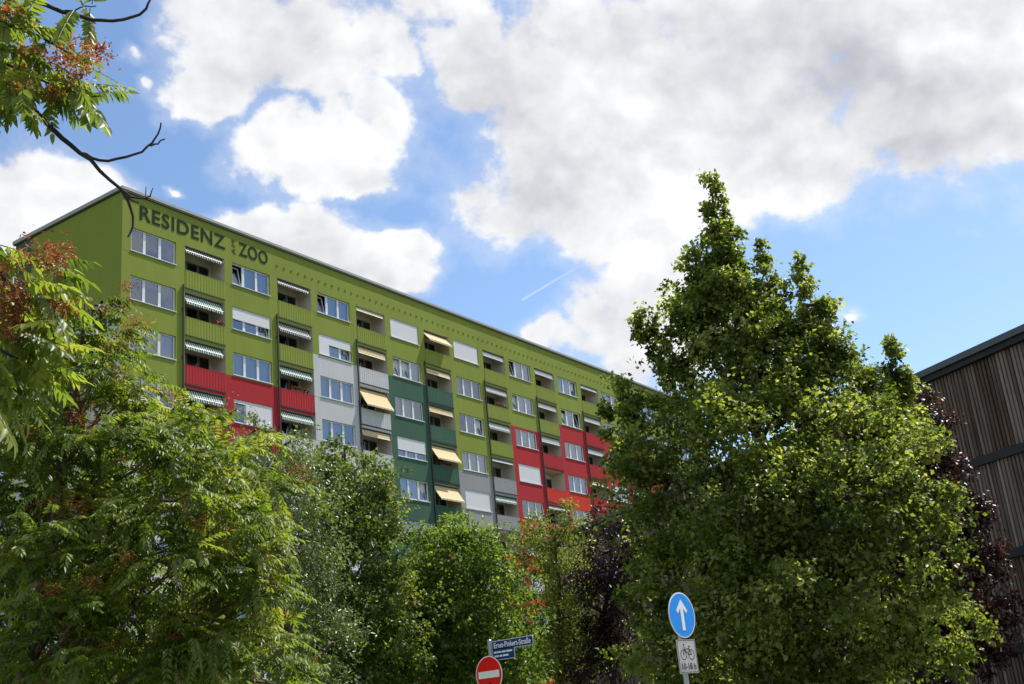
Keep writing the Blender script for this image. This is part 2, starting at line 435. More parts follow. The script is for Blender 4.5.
for c in range(1, NC + 1):
    o = (c - 1) * UN
    for r in range(1, NR + 1):
        zt = -(r - 1) * ST
        cw_, cl_ = col_w(c, r), col_l(c, r)
        cwn, cln = (col_w(c, r + 1), col_l(c, r + 1)) if r < NR else (cw_, cl_)
        zb = zt - ST if r < NR else BOT
        # window bay: head strip, sides, spandrel below (takes the colour of the next panel; joint just under the sill)
        wx0, wx1 = o + WX0, o + WX1
        L0, L1 = o + LX0, o + LX1
        bx1 = o + LX0
        J = zt - WH - .1 if not (c == 6 and r == 2) else zt - ST + .14
        if r > 1 or True:
            fq(wx0, wx1, zt, zt + LT, cw_)
        fq(o + (.012 if c > 1 else 0), wx0, J, zt + LT, cw_); fq(wx1, bx1, J, zt + LT, cw_)
        fq(wx0, wx1, J, zt - WH, cw_)
        fq(o + (.012 if c > 1 else 0), bx1, zb + LT if r < NR else BOT, J, cwn)
        # reveals of the window
        for a, b_ in (((wx0, zt - WH), (wx1, zt - WH)), ((wx1, zt - WH), (wx1, zt)), ((wx1, zt), (wx0, zt)), ((wx0, zt), (wx0, zt - WH))):
            wb.quad((a[0], 0, H0 + a[1]), (a[0], WD, H0 + a[1]), (b_[0], WD, H0 + b_[1]), (b_[0], 0, H0 + b_[1]), mi[cw_])
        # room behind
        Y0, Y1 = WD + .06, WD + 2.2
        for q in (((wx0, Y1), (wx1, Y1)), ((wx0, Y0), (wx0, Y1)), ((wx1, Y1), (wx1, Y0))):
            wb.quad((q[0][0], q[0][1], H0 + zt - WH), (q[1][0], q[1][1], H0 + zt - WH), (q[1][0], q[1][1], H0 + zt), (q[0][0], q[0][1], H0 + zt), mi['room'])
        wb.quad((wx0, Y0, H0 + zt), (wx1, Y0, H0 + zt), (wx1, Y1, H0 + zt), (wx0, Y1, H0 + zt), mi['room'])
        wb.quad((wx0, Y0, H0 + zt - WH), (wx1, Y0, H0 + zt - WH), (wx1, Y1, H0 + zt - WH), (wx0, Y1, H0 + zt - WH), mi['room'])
        # loggia: side walls, back wall, ceiling, floor (front closed by the parapet part)
        zf = zt - 2.52
        top = H0 + zt + LT; fl = H0 + zf
        wb.quad((L0, 0, fl), (L0, LD, fl), (L0, LD, top), (L0, 0, top), mi['inner'])
        wb.quad((L1, LD, fl), (L1, 0, fl), (L1, 0, top), (L1, LD, top), mi['inner'])
        wb.quad((L0, 0, top), (L0, LD, top), (L1, LD, top), (L1, 0, top), mi['ceil'])
        wb.quad((L0, 0, fl), (L1, 0, fl), (L1, LD, fl), (L0, LD, fl), mi['ceil'])
        wb.quad((L0, LD, fl), (L1, LD, fl), (L1, LD, top), (L0, LD, top), mi['inner'])
        # slab edge between parapet and the loggia below
        zs = zt - ST + LT if r < NR else BOT
        fq(L0, L1, zs, zf, cln)
# gable (west), far side, roof
GD = 9.9
def gq(y0, y1, z0, z1, m, x=0.0):
    wb.quad((x, y1, H0 + z0), (x, y0, H0 + z0), (x, y0, H0 + z1), (x, y1, H0 + z1), mi[m])
gq(0, 8.2, -4.24, TOPZ, 'green'); gq(8.2, GD, -4.24, TOPZ, 'dark'); gq(0, GD, BOT, -4.24, 'pale')
wb.quad((XE, GD, 0), (0, GD, 0), (0, GD, H0 + TOPZ), (XE, GD, H0 + TOPZ), mi['green'])
wb.quad((XE, 0, 0), (XE, GD, 0), (XE, GD, H0 + TOPZ), (XE, 0, H0 + TOPZ), mi['green'])
wb.build('wall', [M[n] for n in WALLM] + [M['room']], bld)
fb = MB()
fb.box(-.1, XE + .1, -.1, .2, H0 + 2.06, H0 + 2.22)
fb.box(-.14, .2, .2, GD - .2, H0 + 2.02, H0 + 2.24)
fb.box(-.14, XE + .14, GD - .2, GD + .14, H0 + 2.02, H0 + 2.24)
fb.box(XE - .2, XE + .14, .2, GD - .2, H0 + 2.02, H0 + 2.24)
fb.build('roof_edge', M['fascia'], bld)
sb_ = MB(); sb_.box(-.10, XE + .1, -.095, 0.0, H0 + 1.95, H0 + 2.018); sb_.box(-.095, 0, .0, GD + .1, H0 + 1.95, H0 + 2.018)  # dark strip painted in as the shadow line below the roof edge
sb_.build('painted_roof_shadow', M['joint'], bld)
rb = MB(); rb.box(.2, XE - .2, .2, GD - .2, H0 + 1.9, H0 + 2.1); rb.build('roof', M['roof'], bld)

def corrugated(x0, x1, z0, z1, pitch=.2, depth=.009, y=0.0):
    b = MB(); n = int(round((x1 - x0) / pitch)); p = (x1 - x0) / n
    prof = []
    for i in range(n):
        a = x0 + i * p
        prof += [(a, y), (a + .3 * p, y), (a + .4 * p, y - depth), (a + .9 * p, y - depth)]
    prof.append((x1, y))
    k = len(prof)
    b.add([(px, py, z0) for px, py in prof] + [(px, py, z1) for px, py in prof], [(i, i + 1, i + 1 + k, i + k) for i in range(k - 1)])
    b.add([(x0, y + .06, z0), (x1, y + .06, z0), (x1, y + .06, z1), (x0, y + .06, z1)], [(3, 2, 1, 0)])
    b.box(x0, x1, y - depth - .001, y + .06, z1, z1 + .03)     # hand rail
    return b
def placed(me, name, parent, x, z):
    o = bpy.data.objects.new(name, me); COL.objects.link(o); o.parent = parent; o.location = (x, 0, z); return o
# parapets
par_me = {}
def parapet_mesh(cn):
    if cn not in par_me:
        b = corrugated(0, LX1 - LX0 - .02, -2.52, LP - .04, y=-.012)
        me = bpy.data.meshes.new('parapet'); me.from_pydata(b.v, [], b.f); me.materials.append(M[cn]); me.update()
        par_me[cn] = me
    return par_me[cn]
b = MB(); b.box(0, LX1 - LX0, -.035, .0, -2.60, -2.535)
jm = bpy.data.meshes.new('slab_edge'); jm.from_pydata(b.v, [], b.f); jm.materials.append(M['joint'])
# loggia door and window set into the back wall
b = MB(); g = MB()
dx = [(.2, 1.02), (1.05, 1.87), (1.9, 2.68)]
for x0, x1 in dx:
    z0_, z1_ = -2.5, -.28
    y = LD - .05
    for (a0, a1, c0, c1) in ((x0, x0 + .06, z0_, z1_), (x1 - .06, x1, z0_, z1_), (x0 + .06, x1 - .06, z1_ - .07, z1_), (x0 + .06, x1 - .06, z0_, z0_ + .1)):
        b.box(a0, a1, y, y + .045, c0, c1, 0)
    b.quad((x0 + .06, y + .042, z0_ + .1), (x1 - .06, y + .042, z0_ + .1), (x1 - .06, y + .042, z1_ - .07), (x0 + .06, y + .042, z1_ - .07), 1)  # near-black sheet behind the glass, painted as the unlit room
    g.quad((x0 + .06, y + .02, z0_ + .1), (x1 - .06, y + .02, z0_ + .1), (x1 - .06, y + .02, z1_ - .07), (x0 + .06, y + .02, z1_ - .07), 0)
def mk(bm, name, mats):
    me = bpy.data.meshes.new(name); me.from_pydata(bm.v, [], bm.f)
    for m in mats: me.materials.append(m)
    me.polygons.foreach_set('material_index', bm.m); me.update(); return me
M['doorframe'] = flat('greyish door frame', (.2, .17, .155), .5)
door_me = mk(b, 'balcony_door', [M['doorframe'], M['room']]); doorg_me = mk(g, 'pane', [M['darkglass']])
# windows
b = MB(); g = MB()
Wd = WX1 - WX0
edges = [0, .31 * Wd, .655 * Wd, Wd]
yf0, yf1 = WD - .06, WD + .01
b.box(0, Wd, yf0, yf1, -.07, 0); b.box(0, Wd, yf0, yf1, -WH, -WH + .08)
for i, e in enumerate(edges):
    h = .07 if i in (0, 3) else .085
    a0 = max(0, e - h) if i else 0; a1 = e + h if i < 3 else Wd
    if i == 3: a0 = Wd - .09
    if i == 0: a1 = .09
    b.box(a0, a1, yf0 - .006, yf1 - .006, -WH + .08, -.07)
b.box(-.03, Wd + .03, -.05, yf0 + .02, -WH - .035, -WH + .004)     # sill
frame_me = mk(b, 'window', [M['white']])
def pane_mesh(open_idx):
    g = MB()
    for i in range(3):
        if i in open_idx: continue
        a0 = edges[i] + (.09 if i == 0 else .085); a1 = edges[i + 1] - (.09 if i == 2 else .085)
        g.quad((a0, WD - .03, -WH + .08), (a1, WD - .03, -WH + .08), (a1, WD - .03, -.07), (a0, WD - .03, -.07))
    return mk(g, 'pane', [M['glass']]) if g.f else None
pane_cache = {}
def sash_mesh(i):
    # tilted casement, hinged at the sill and leaning into the room
    g = MB(); a0 = edges[i] + .085; a1 = edges[i + 1] - .085
    zb, zt, t = -WH + .08, -.07, .24
    for (p0, p1, q0, q1) in ((a0, a0 + .08, zb, zt), (a1 - .08, a1, zb, zt), (a0 + .08, a1 - .08, zb, zb + .08), (a0 + .08, a1 - .08, zt - .08, zt)):
        f = lambda z: WD + .02 + t * (z - zb) / (zt - zb)
        vs = []
        for yy in (0, .05):
            vs += [(p0, f(q0) + yy, q0), (p1, f(q0) + yy, q0), (p1, f(q1) + yy, q1), (p0, f(q1) + yy, q1)]
        g.add(vs, [(0, 1, 2, 3), (7, 6, 5, 4), (0, 4, 5, 1), (1, 5, 6, 2), (2, 6, 7, 3), (3, 7, 4, 0)], 0)
    g.quad((a0 + .08, f(zb) + .02, zb + .08), (a1 - .08, f(zb) + .02, zb + .08), (a1 - .08, f(zt) + .02, zt - .08), (a0 + .08, f(zt) + .02, zt - .08), 1)
    return mk(g, 'sash', [M['white'], M['glass']])
sash_me = [sash_mesh(i) for i in range(3)]
def curtain_mesh(spans, z0, z1, mat):
    g = MB(); y = WD + .16
    for a0, a1 in spans:
        n = max(4, int((a1 - a0) / .035)); pts = []
        ph = random.random() * 6
        for i in range(n + 1):
            x = a0 + (a1 - a0) * i / n
            pts.append((x, y + .03 * math.sin(x * 38 + ph) + .02 * math.sin(x * 17 + 2 * ph)))
        g.add([(px, py, z0) for px, py in pts] + [(px, py, z1) for px, py in pts], [(i, i + 1, i + 2 + n, i + 1 + n) for i in range(n)])
    return mk(g, 'curtain', [mat])
cur_v = [curtain_mesh([(.02, Wd - .02)], -WH + .05, -.02, M['curtain']),
         curtain_mesh([(.02, .85), (1.15, 2.0)], -WH + .05, -.02, M['curtain']),
         curtain_mesh([(.9, Wd - .05)], -WH + .3, -.02, M['curtain']),
         curtain_mesh([(.02, .5), (2.4, Wd - .02)], -WH + .05, -.02, M['curtain_warm']),
         curtain_mesh([(1.0, 2.9)], -WH + .05, -.02, M['curtain']),
         curtain_mesh([(.02, 1.7)], -WH + .05, -.25, M['curtain'])]
def shutter_mesh(fr):
    g = MB()
    for i in range(3):
        if fr[i] <= 0: continue
        h = (WH - .02) * fr[i]
        a0, a1 = edges[i] + (.01 if i == 0 else 0), edges[i + 1] - (.01 if i == 2 else 0)
        g.box(a0, a1, WD - .125, WD - .075, -.01 - h, -.005)
        g.box(a0 + .001, a1 - .001, WD - .135, WD - .07, -.01 - h - .05, -.01 - h)
    return mk(g, 'shutter', [M['shutter']])
SH = {(2, 2): (.5, .5, .5), (2, 4): (.12, .96, .96), (3, 2): (.96, .4, .4), (4, 1): (.93, .93, .93), (5, 1): (.96, .96, .96), (4, 4): (.62, .62, .62),
      (5, 5): (.93, .94, .94), (6, 4): (.93, .93, .93), (8, 4): (.4, .4, .4), (9, 3): (.5, .5, .5), (6, 7): (.96, .96, .96), (3, 7): (.5, .5, .5)}
TI = {(2, 1): [0], (2, 2): [2], (3, 1): [0], (3, 2): [2], (4, 2): [0, 1], (5, 3): [2], (6, 1): [0], (6, 2): [0], (7, 2): [0, 2], (4, 5): [2], (7, 1): [2], (8, 1): [1], (1, 6): [1], (5, 7): [0]}
CU = {(1, 1): None, (1, 2): None, (1, 3): 0, (1, 4): 5, (2, 1): 4, (2, 3): 0, (3, 1): 4, (3, 3): 0, (3, 4): 1, (4, 2): 0, (4, 3): 1, (4, 5): 0, (4, 6): 0, (5, 2): 1, (5, 3): 4, (5, 4): 0,
      (6, 1): 4, (6, 2): 0, (6, 3): 2, (7, 1): 0, (7, 2): 5, (7, 3): 0, (7, 4): 0, (8, 1): 0, (8, 2): 4}
# awnings: (extension, drop, valance height, cloth)
AW = {}
def set_aw(c, rows):
    for r, v in rows.items(): AW[(c, r)] = v
gs, dk, gy, cr = 'aw_green', 'aw_dark', 'aw_grey', 'aw_cream'
set_aw(1, {1: (.1, .2, .16, dk), 2: (.26, .5, .18, gs), 3: (.18, .34, .2, gs), 4: (.2, .42, .2, gs), 5: (.2, .3, .2, gs)})
set_aw(2, {1: (.1, .2, .14, dk), 2: (.22, .44, .18, dk), 3: (.18, .36, .18, gs), 4: (.18, .36, .2, gs), 6: (.2, .2, .2, gs)})
set_aw(3, {1: (.04, .24, .02, cr), 2: (.07, .42, .03, cr), 3: (.68, 1.2, .14, cr), 4: (.07, .38, .03, cr), 5: (.07, .42, .03, cr)})
set_aw(4, {1: (.62, .72, .16, cr), 2: (.07, .36, .03, cr), 3: (.07, .4, .03, cr), 4: (.62, .98, .14, cr), 5: (.62, .98, .14, cr)})
set_aw(5, {1: (.06, .36, .04, gy), 2: (.08, .34, .14, gy), 3: (.1, .36, .18, gy), 4: (.05, .18, .03, gy), 5: (.12, .3, .16, gs)})
set_aw(6, {1: (.06, .38, .04, gy), 2: (.07, .4, .05, gy), 3: (.08, .46, .05, gy), 5: (.1, .2, .1, gy)})
set_aw(7, {1: (.05, .24, .03, gy), 2: (.07, .4, .05, gy), 3: (.08, .42, .05, gy), 4: (.06, .32, .03, cr)})
set_aw(8, {1: (.06, .3, .04, gy), 2: (.07, .36, .05, gy), 4: (.06, .3, .1, gs)})
set_aw(9, {2: (.07, .36, .05, gy), 3: (.07, .36, .05, gy)})
aw_me = {}
def awning_meshes(key):
    if key in aw_me: return aw_me[key]
    e, d, v, cloth = key
    W = LX1 - LX0 - .24
    a = MB(); x0, x1 = .06, .06 + W
    z0 = -.06; y0 = .2 if e > .5 else (e + .0 if cloth in ('aw_cream', 'aw_grey') else e * .6 + .04)
    t = .008
    n = 10
    # slightly sagging cloth
    rows = []
    for i in range(n + 1):
        s = i / n
        rows.append((y0 - e * s, z0 - d * s - .03 * math.sin(math.pi * s) * min(1, d)))
    for sgn, off in ((1, 0), (-1, -t)):
        vs = [(x0, y, z + off) for y, z in rows] + [(x1, y, z + off) for y, z in rows]
        fs = [(i, i + 1, i + 2 + n, i + 1 + n) for i in range(n)]
        a.add(vs, [f[::sgn] for f in fs], 0)
    a.tube([(x0 - .01, y0 - .01, z0 + .03), (x1 + .01, y0 - .01, z0 + .03)], .04, 8, 2)       # roller tube
    a.tube([(x0, y0 - e, z0 - d - .01), (x1, y0 - e, z0 - d - .01)], .025, 6, 1)             # front bar
    if e > .3:
        for xx in (x0 + .06, x1 - .06):
            a.tube([(xx, y0 - .01, z0 - .02 - d * .0), (xx, y0 - e * .6, z0 - d * .75), (xx, y0 - e, z0 - d - .012)], .016, 5, 1)
    am_ = mk(a, 'awning', [M[cloth], M['white'], M['pipe']])
    # scalloped valance
    b = MB(); m = 24; W2 = W
    topv, botv = [], []
    for i in range(m * 2 + 1):
        x = x0 + W2 * i / (2 * m)
        topv.append((x, y0 - e - .027, z0 - d - .01)); botv.append((x, y0 - e - .03 - .01 * math.sin(i), z0 - d - .01 - v + (.03 if i % 2 else 0) * min(1, v / .1)))
    k = len(topv)
    b.add(topv + botv, [(i, i + k, i + k + 1, i + 1) for i in range(k - 1)])
    vm = mk(b, 'valance', [M[cloth]])
    aw_me[key] = (am_, vm)
    return aw_me[key]
for c in range(1, NC + 1):
    o = (c - 1) * UN
    for r in range(1, NR + 1):
        z = H0 - (r - 1) * ST
        wn = placed(frame_me, 'window', bld, o + WX0, z)
        ti = tuple(TI.get((c, r), []))
        if ti not in pane_cache: pane_cache[ti] = pane_mesh(ti)
        if pane_cache[ti]: placed(pane_cache[ti], 'pane', wn, 0, 0)
        for i in ti: placed(sash_me[i], 'sash', wn, 0, 0)
        if (c, r) in SH: placed(shutter_mesh(SH[(c, r)]), 'shutter', wn, 0, 0)
        cu = CU.get((c, r), random.choice([0, 0, 1, 2, 4, 5, None]))
        if cu is not None and SH.get((c, r), (0, 0, 0))[1] < .9: placed(cur_v[cu], 'curtain', wn, 0, 0)
        lx = o + LX0
        cln = col_l(c, r + 1) if r < NR else col_l(c, r)
        p = placed(parapet_mesh(cln), 'parapet', bld, lx + .01, z)
        placed(jm, 'slab_edge', p, -.01, 0)
        d = placed(door_me, 'balcony_door', bld, lx, z); placed(doorg_me, 'pane', d, 0, 0)
        if (c, r) in AW:
            am_, vm = awning_meshes(AW[(c, r)])
            a = placed(am_, 'awning', bld, lx, z)
            if AW[(c, r)][2] > .02: placed(vm, 'valance', a, 0, 0)
    # rain pipe beside every loggia, starting under the top parapet
    b = MB(); px = o + LX0 - .17
    b.tube([(px, -.07, H0 - 2.45), (px, -.07, .1)], .055, 8)
    for k in range(9): b.box(px - .07, px + .07, -.075, 0, H0 - 3.9 - 2.8 * k, H0 - 3.85 - 2.8 * k)
    b.build('downpipe', M['pipe'], bld)
# plinth joint along every bay edge, vertical joints of the panels
b = MB()
for c in range(2, NC + 1):
    x = (c - 1) * UN
    b.box(x + .003, x + .013, -.003, .0, .0, H0 + LT)
b.build('panel_joint', M['joint'], bld)
M['fine_joint'] = flat('weathered joint', (.1, .11, .06), .9)
for r in range(1, NR + 1):
    b = MB(); z = H0 - (r - 1) * ST - WH - .1
    for c in range(1, NC + 1):
        o = (c - 1) * UN
        b.box(o + .02, o + LX0 - .24, -.0025, 0, z - .008, z + .008)
    b.build('panel_joint', M['fine_joint'], bld)
# planted boxes standing on a few balcony rails
M['planter'] = flat('brown planter', (.1, .05, .03), .7)
FLW = None
def flower_box(c, r, x0, x1, label, petal):
    o = (c - 1) * UN + LX0; z = H0 - (r - 1) * ST + LP
    rt = empty('flower_box', (o + (x0 + x1) / 2, .09, z)); tag(rt, label, 'flower box')
    b = MB(); b.box(o + x0, o + x1, .02, .17, z + .004, z + .13); b.build('planter', M['planter'], rt)
    n = int(160 * (x1 - x0))
    P = np.stack([o + x0 + (x1 - x0) * rng.random(n), .0 + .16 * rng.random(n), z + .12 + .16 * rng.random(n) ** 1.5], 1)
    leaves('foliage', P, rng.normal(size=(n, 3)) + np.array([0, -.4, .5]), rng.normal(size=(n, 3)), np.full(n, .11), np.full(n, .07), .5 + rng.normal(size=n) * .2, G_HEDGE, rt)
    n = n // 3
    P = np.stack([o + x0 + (x1 - x0) * rng.random(n), -.04 + .16 * rng.random(n), z + .16 + .16 * rng.random(n)], 1)
    leaves('blossom', P, rng.normal(size=(n, 3)), rng.normal(size=(n, 3)), np.full(n, .07), np.full(n, .07), .5 + rng.normal(size=n) * .2, petal, rt)
# row of vent holes under the roof
M['vent'] = flat('vent grille', (.135, .172, .034), .9, spec=.1)
vm_b = MB()
nv = 12
vm_b.add([(.06 * math.cos(2 * math.pi * i / nv), 0, .07 * math.sin(2 * math.pi * i / nv)) for i in range(nv)] +
         [(.085 * math.cos(2 * math.pi * i / nv), -.012, .085 * math.sin(2 * math.pi * i / nv)) for i in range(nv)],
         [tuple(range(nv))] + [(i, (i + 1) % nv, (i + 1) % nv + nv, i + nv) for i in range(nv)])
vent_me = mk(vm_b, 'vent_hole', [M['vent']])
x = 11.24
while x < XE - 1:
    o = placed(vent_me, 'vent_hole', bld, x, H0 + .77); o.location.y = -.006
    x += .61
# lettering
def text_mesh(body, w, h, mat, bold=.0, depth=.02, space=1.0):
    cu = bpy.data.curves.new('txt', 'FONT'); cu.body = body; cu.size = 1; cu.offset = bold; cu.extrude = .01; cu.resolution_u = 3
    cu.space_character = space
    ob = bpy.data.objects.new('txt', cu); COL.objects.link(ob)
    bpy.context.view_layer.update()
    me = bpy.data.meshes.new_from_object(ob.evaluated_get(bpy.context.evaluated_depsgraph_get()))
    bpy.data.objects.remove(ob); bpy.data.curves.remove(cu)
    co = np.empty(len(me.vertices) * 3, np.float32); me.vertices.foreach_get('co', co); co = co.reshape(-1, 3)
    lo, hi = co.min(0), co.max(0)
    co -= lo; co[:, 0] *= w / (hi[0] - lo[0]); co[:, 1] *= h / (hi[1] - lo[1]); co[:, 2] *= depth / max(1e-6, hi[2] - lo[2])
    me.vertices.foreach_set('co', co.ravel()); me.materials.clear(); me.materials.append(mat); me.update()
    return me
def lay(me, name, parent, org, ax, ay):
    o = bpy.data.objects.new(name, me); COL.objects.link(o); o.parent = parent
    ax, ay = Vector(ax), Vector(ay); az_ = ax.cross(ay)
    mt = Matrix((ax, ay, az_)).transposed().to_4x4(); mt.translation = Vector(org)
    o.matrix_local = mt
    return o
lay(text_mesh('RESIDENZ', 6.0, .88, M['letter'], .012, space=1.1), 'lettering', bld, (1.13, -.003, H0 + .62), (1, 0, 0), (0, 0, 1))
lay(text_mesh('ZOO', 2.3, .88, M['letter'], .012, space=1.08), 'lettering', bld, (8.2, -.003, H0 + .61), (1, 0, 0), (0, 0, 1))
M['letter_pale'] = flat('faded lettering', (.075, .1, .03), .95, spec=.03)
lay(text_mesh('AM', .86, .28, M['letter_pale'], -.012, space=1.2), 'lettering', bld, (7.92, -.003, H0 + .58), (0, 0, 1), (-1, 0, 0))

# ------------------------------------------------------------------ timber-clad car park on the right
GA = math.atan2(-.838, -.545)                       # along its front, towards the near end
gd = np.array([math.cos(GA), math.sin(GA), 0]); gn = np.array([gd[1], -gd[0], 0])
if np.dot(gn, CAM - at(1024, 340, 33)) < 0: gn = -gn
P0 = at(1024, 341, 33.0); P0[2] = 0
RT = at(1024, 328, 33.0)[2]                         # roof line
LB = at(1024, 341, 33.0)[2]
gar = empty('timber_building', tuple(P0))
tag(gar, 'weathered brown timber building clad in upright battens with dark horizontal beams', 'building')
fr_, bk_ = 9.0, -34.0
M['timber'] = None
def timber_mat():
    m, nt, b = new_mat('weathered timber')
    b.inputs['Roughness'].default_value = .85; b.inputs['Specular IOR Level'].default_value = .2
    at_ = nt.nodes.new('ShaderNodeAttribute'); at_.attribute_name = 'tint'
    tc = nt.nodes.new('ShaderNodeTexCoord')
    mp = nt.nodes.new('ShaderNodeMapping'); mp.inputs['Scale'].default_value = (9, 9, .5); nt.links.new(tc.outputs['Object'], mp.inputs[0])
    nz = nt.nodes.new('ShaderNodeTexNoise'); nz.inputs['Scale'].default_value = 1.5; nz.inputs['Detail'].default_value = 6; nt.links.new(mp.outputs[0], nz.inputs['Vector'])
    ad = nt.nodes.new('ShaderNodeMath'); ad.operation = 'MULTIPLY_ADD'; ad.inputs[1].default_value = .9; ad.inputs[2].default_value = -.2
    nt.links.new(nz.outputs[0], ad.inputs[0])
    a2 = nt.nodes.new('ShaderNodeMath'); a2.operation = 'MULTIPLY_ADD'; a2.inputs[1].default_value = .75
    nt.links.new(at_.outputs['Fac'], a2.inputs[0]); nt.links.new(ad.outputs[0], a2.inputs[2])
    rp = nt.nodes.new('ShaderNodeValToRGB')
    for p_, c_ in ((0, (.042, .024, .017)), (.35, (.092, .06, .044)), (.65, (.165, .125, .102)), (1, (.29, .245, .215))):
        e = rp.color_ramp.elements.new(p_) if p_ not in (0, 1) else rp.color_ramp.elements[0 if p_ == 0 else -1]
        e.color = (*c_, 1)
    nt.links.new(a2.outputs[0], rp.inputs[0]); nt.links.new(rp.outputs[0], b.inputs['Base Color'])
    return m
M['timber'] = timber_mat()
def gpt(a, n, z): q = P0 + gd * a + gn * n; return (q[0], q[1], z)
def gbox(bm, a0, a1, n0, n1, z0, z1, m_=0):
    bm.add([gpt(a, n, z) for z in (z0, z1) for a, n in ((a0, n0), (a1, n0), (a1, n1), (a0, n1))],
           [(0, 3, 2, 1), (4, 5, 6, 7), (0, 1, 5, 4), (1, 2, 6, 5), (2, 3, 7, 6), (3, 0, 4, 7)], m_)
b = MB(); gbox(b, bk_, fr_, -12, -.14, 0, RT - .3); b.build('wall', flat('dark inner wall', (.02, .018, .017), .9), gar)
beams = [at(1024, 438.6, 33)[2], at(1024, 541.5, 33)[2], at(1024, 641, 33)[2]]
bt = .235
b = MB(); gbox(b, bk_ - .1, fr_ + .1, -12.1, .16, LB, RT - .19); b.build('fascia_board', M['steel_dark'], gar)
b = MB(); gbox(b, bk_ - .2, fr_ + .2, -12.2, .26, RT - .188, RT)
b.build('roof_edge', flat('dark zinc roof edge', (.075, .08, .088), .45, metal=.35, amt=.15), gar)
for z in beams:
    b = MB(); gbox(b, bk_, fr_, -.138, .075, z - bt, z); b.build('beam', M['steel_dark'], gar)
lv = [LB] + beams + [0.0]
for i in range(4):
    z1 = lv[i] - (bt if i else 0) - .002; z0 = lv[i + 1] + .002
    b = MB(); tint = []
    a = bk_ + .05
    while a < fr_:
        w_ = .08 + rng.random() * .02
        dn = rng.random() * .02
        gbox(b, a, a + w_, -.11 + dn, -.02 + dn, z0 + rng.random() * .03, z1 - .0)
        tint += [min(1, max(0, .45 + rng.normal() * .24))] * 8
        a += .138
    o = b.build('batten_panel', M['timber'], gar)
    at_ = o.data.attributes.new('tint', 'FLOAT', 'POINT'); at_.data.foreach_set('value', tint)
for a in (-24.5, -15.0, -7.4, .9, 8.0):
    b = MB(); gbox(b, a, a + .09, -.12, .03, .01, LB - .01); b.build('joint_post', M['steel_dark'], gar)

# ------------------------------------------------------------------ vegetation
def leaf_mat(name, stops, transl=.4, rough=.42, spec=.3):
    m = bpy.data.materials.new(name); m.use_nodes = True
    nt = m.node_tree; b = nt.nodes['Principled BSDF']
    at_ = nt.nodes.new('ShaderNodeAttribute'); at_.attribute_name = 'tint'
    rp = nt.nodes.new('ShaderNodeValToRGB')
    el = rp.color_ramp.elements
    el[0].position, el[0].color = stops[0][0], (*stops[0][1], 1)
    el[1].position, el[1].color = stops[-1][0], (*stops[-1][1], 1)
    for p_, c_ in stops[1:-1]:
        e = el.new(p_); e.color = (*c_, 1)
    nt.links.new(at_.outputs['Fac'], rp.inputs[0])
    nt.links.new(rp.outputs[0], b.inputs['Base Color'])
    b.inputs['Roughness'].default_value = rough; b.inputs['Specular IOR Level'].default_value = spec
    tl = nt.nodes.new('ShaderNodeBsdfTranslucent')
    g = nt.nodes.new('ShaderNodeMix'); g.data_type = 'RGBA'; g.blend_type = 'MULTIPLY'; g.inputs[0].default_value = 1; g.inputs[7].default_value = (2.15, 2.25, .95, 1)
    nt.links.new(rp.outputs[0], g.inputs[6]); nt.links.new(g.outputs[2], tl.inputs[0])
    mx = nt.nodes.new('ShaderNodeMixShader'); mx.inputs[0].default_value = transl
    nt.links.new(b.outputs[0], mx.inputs[1]); nt.links.new(tl.outputs[0], mx.inputs[2])
    nt.links.new(mx.outputs[0], nt.nodes['Material Output'].inputs[0])
    return m
def bark(name, c):
    m, nt, b = new_mat(name); b.inputs['Roughness'].default_value = .9
    nz = vary(nt, b, c, .45, 6, 8, stretch=(2, 2, .4)); bump(nt, b, nz.outputs[0], .8, .03); return m
BK = bark('brown bark', (.075, .05, .038)); BKG = bark('grey bark', (.1, .09, .075)); BKR = bark('red brown bark', (.07, .035, .028)); BKD = bark('dark twig bark', (.03, .024, .026))
def nrmz(a): return a / (np.linalg.norm(a, axis=-1, keepdims=True) + 1e-9)
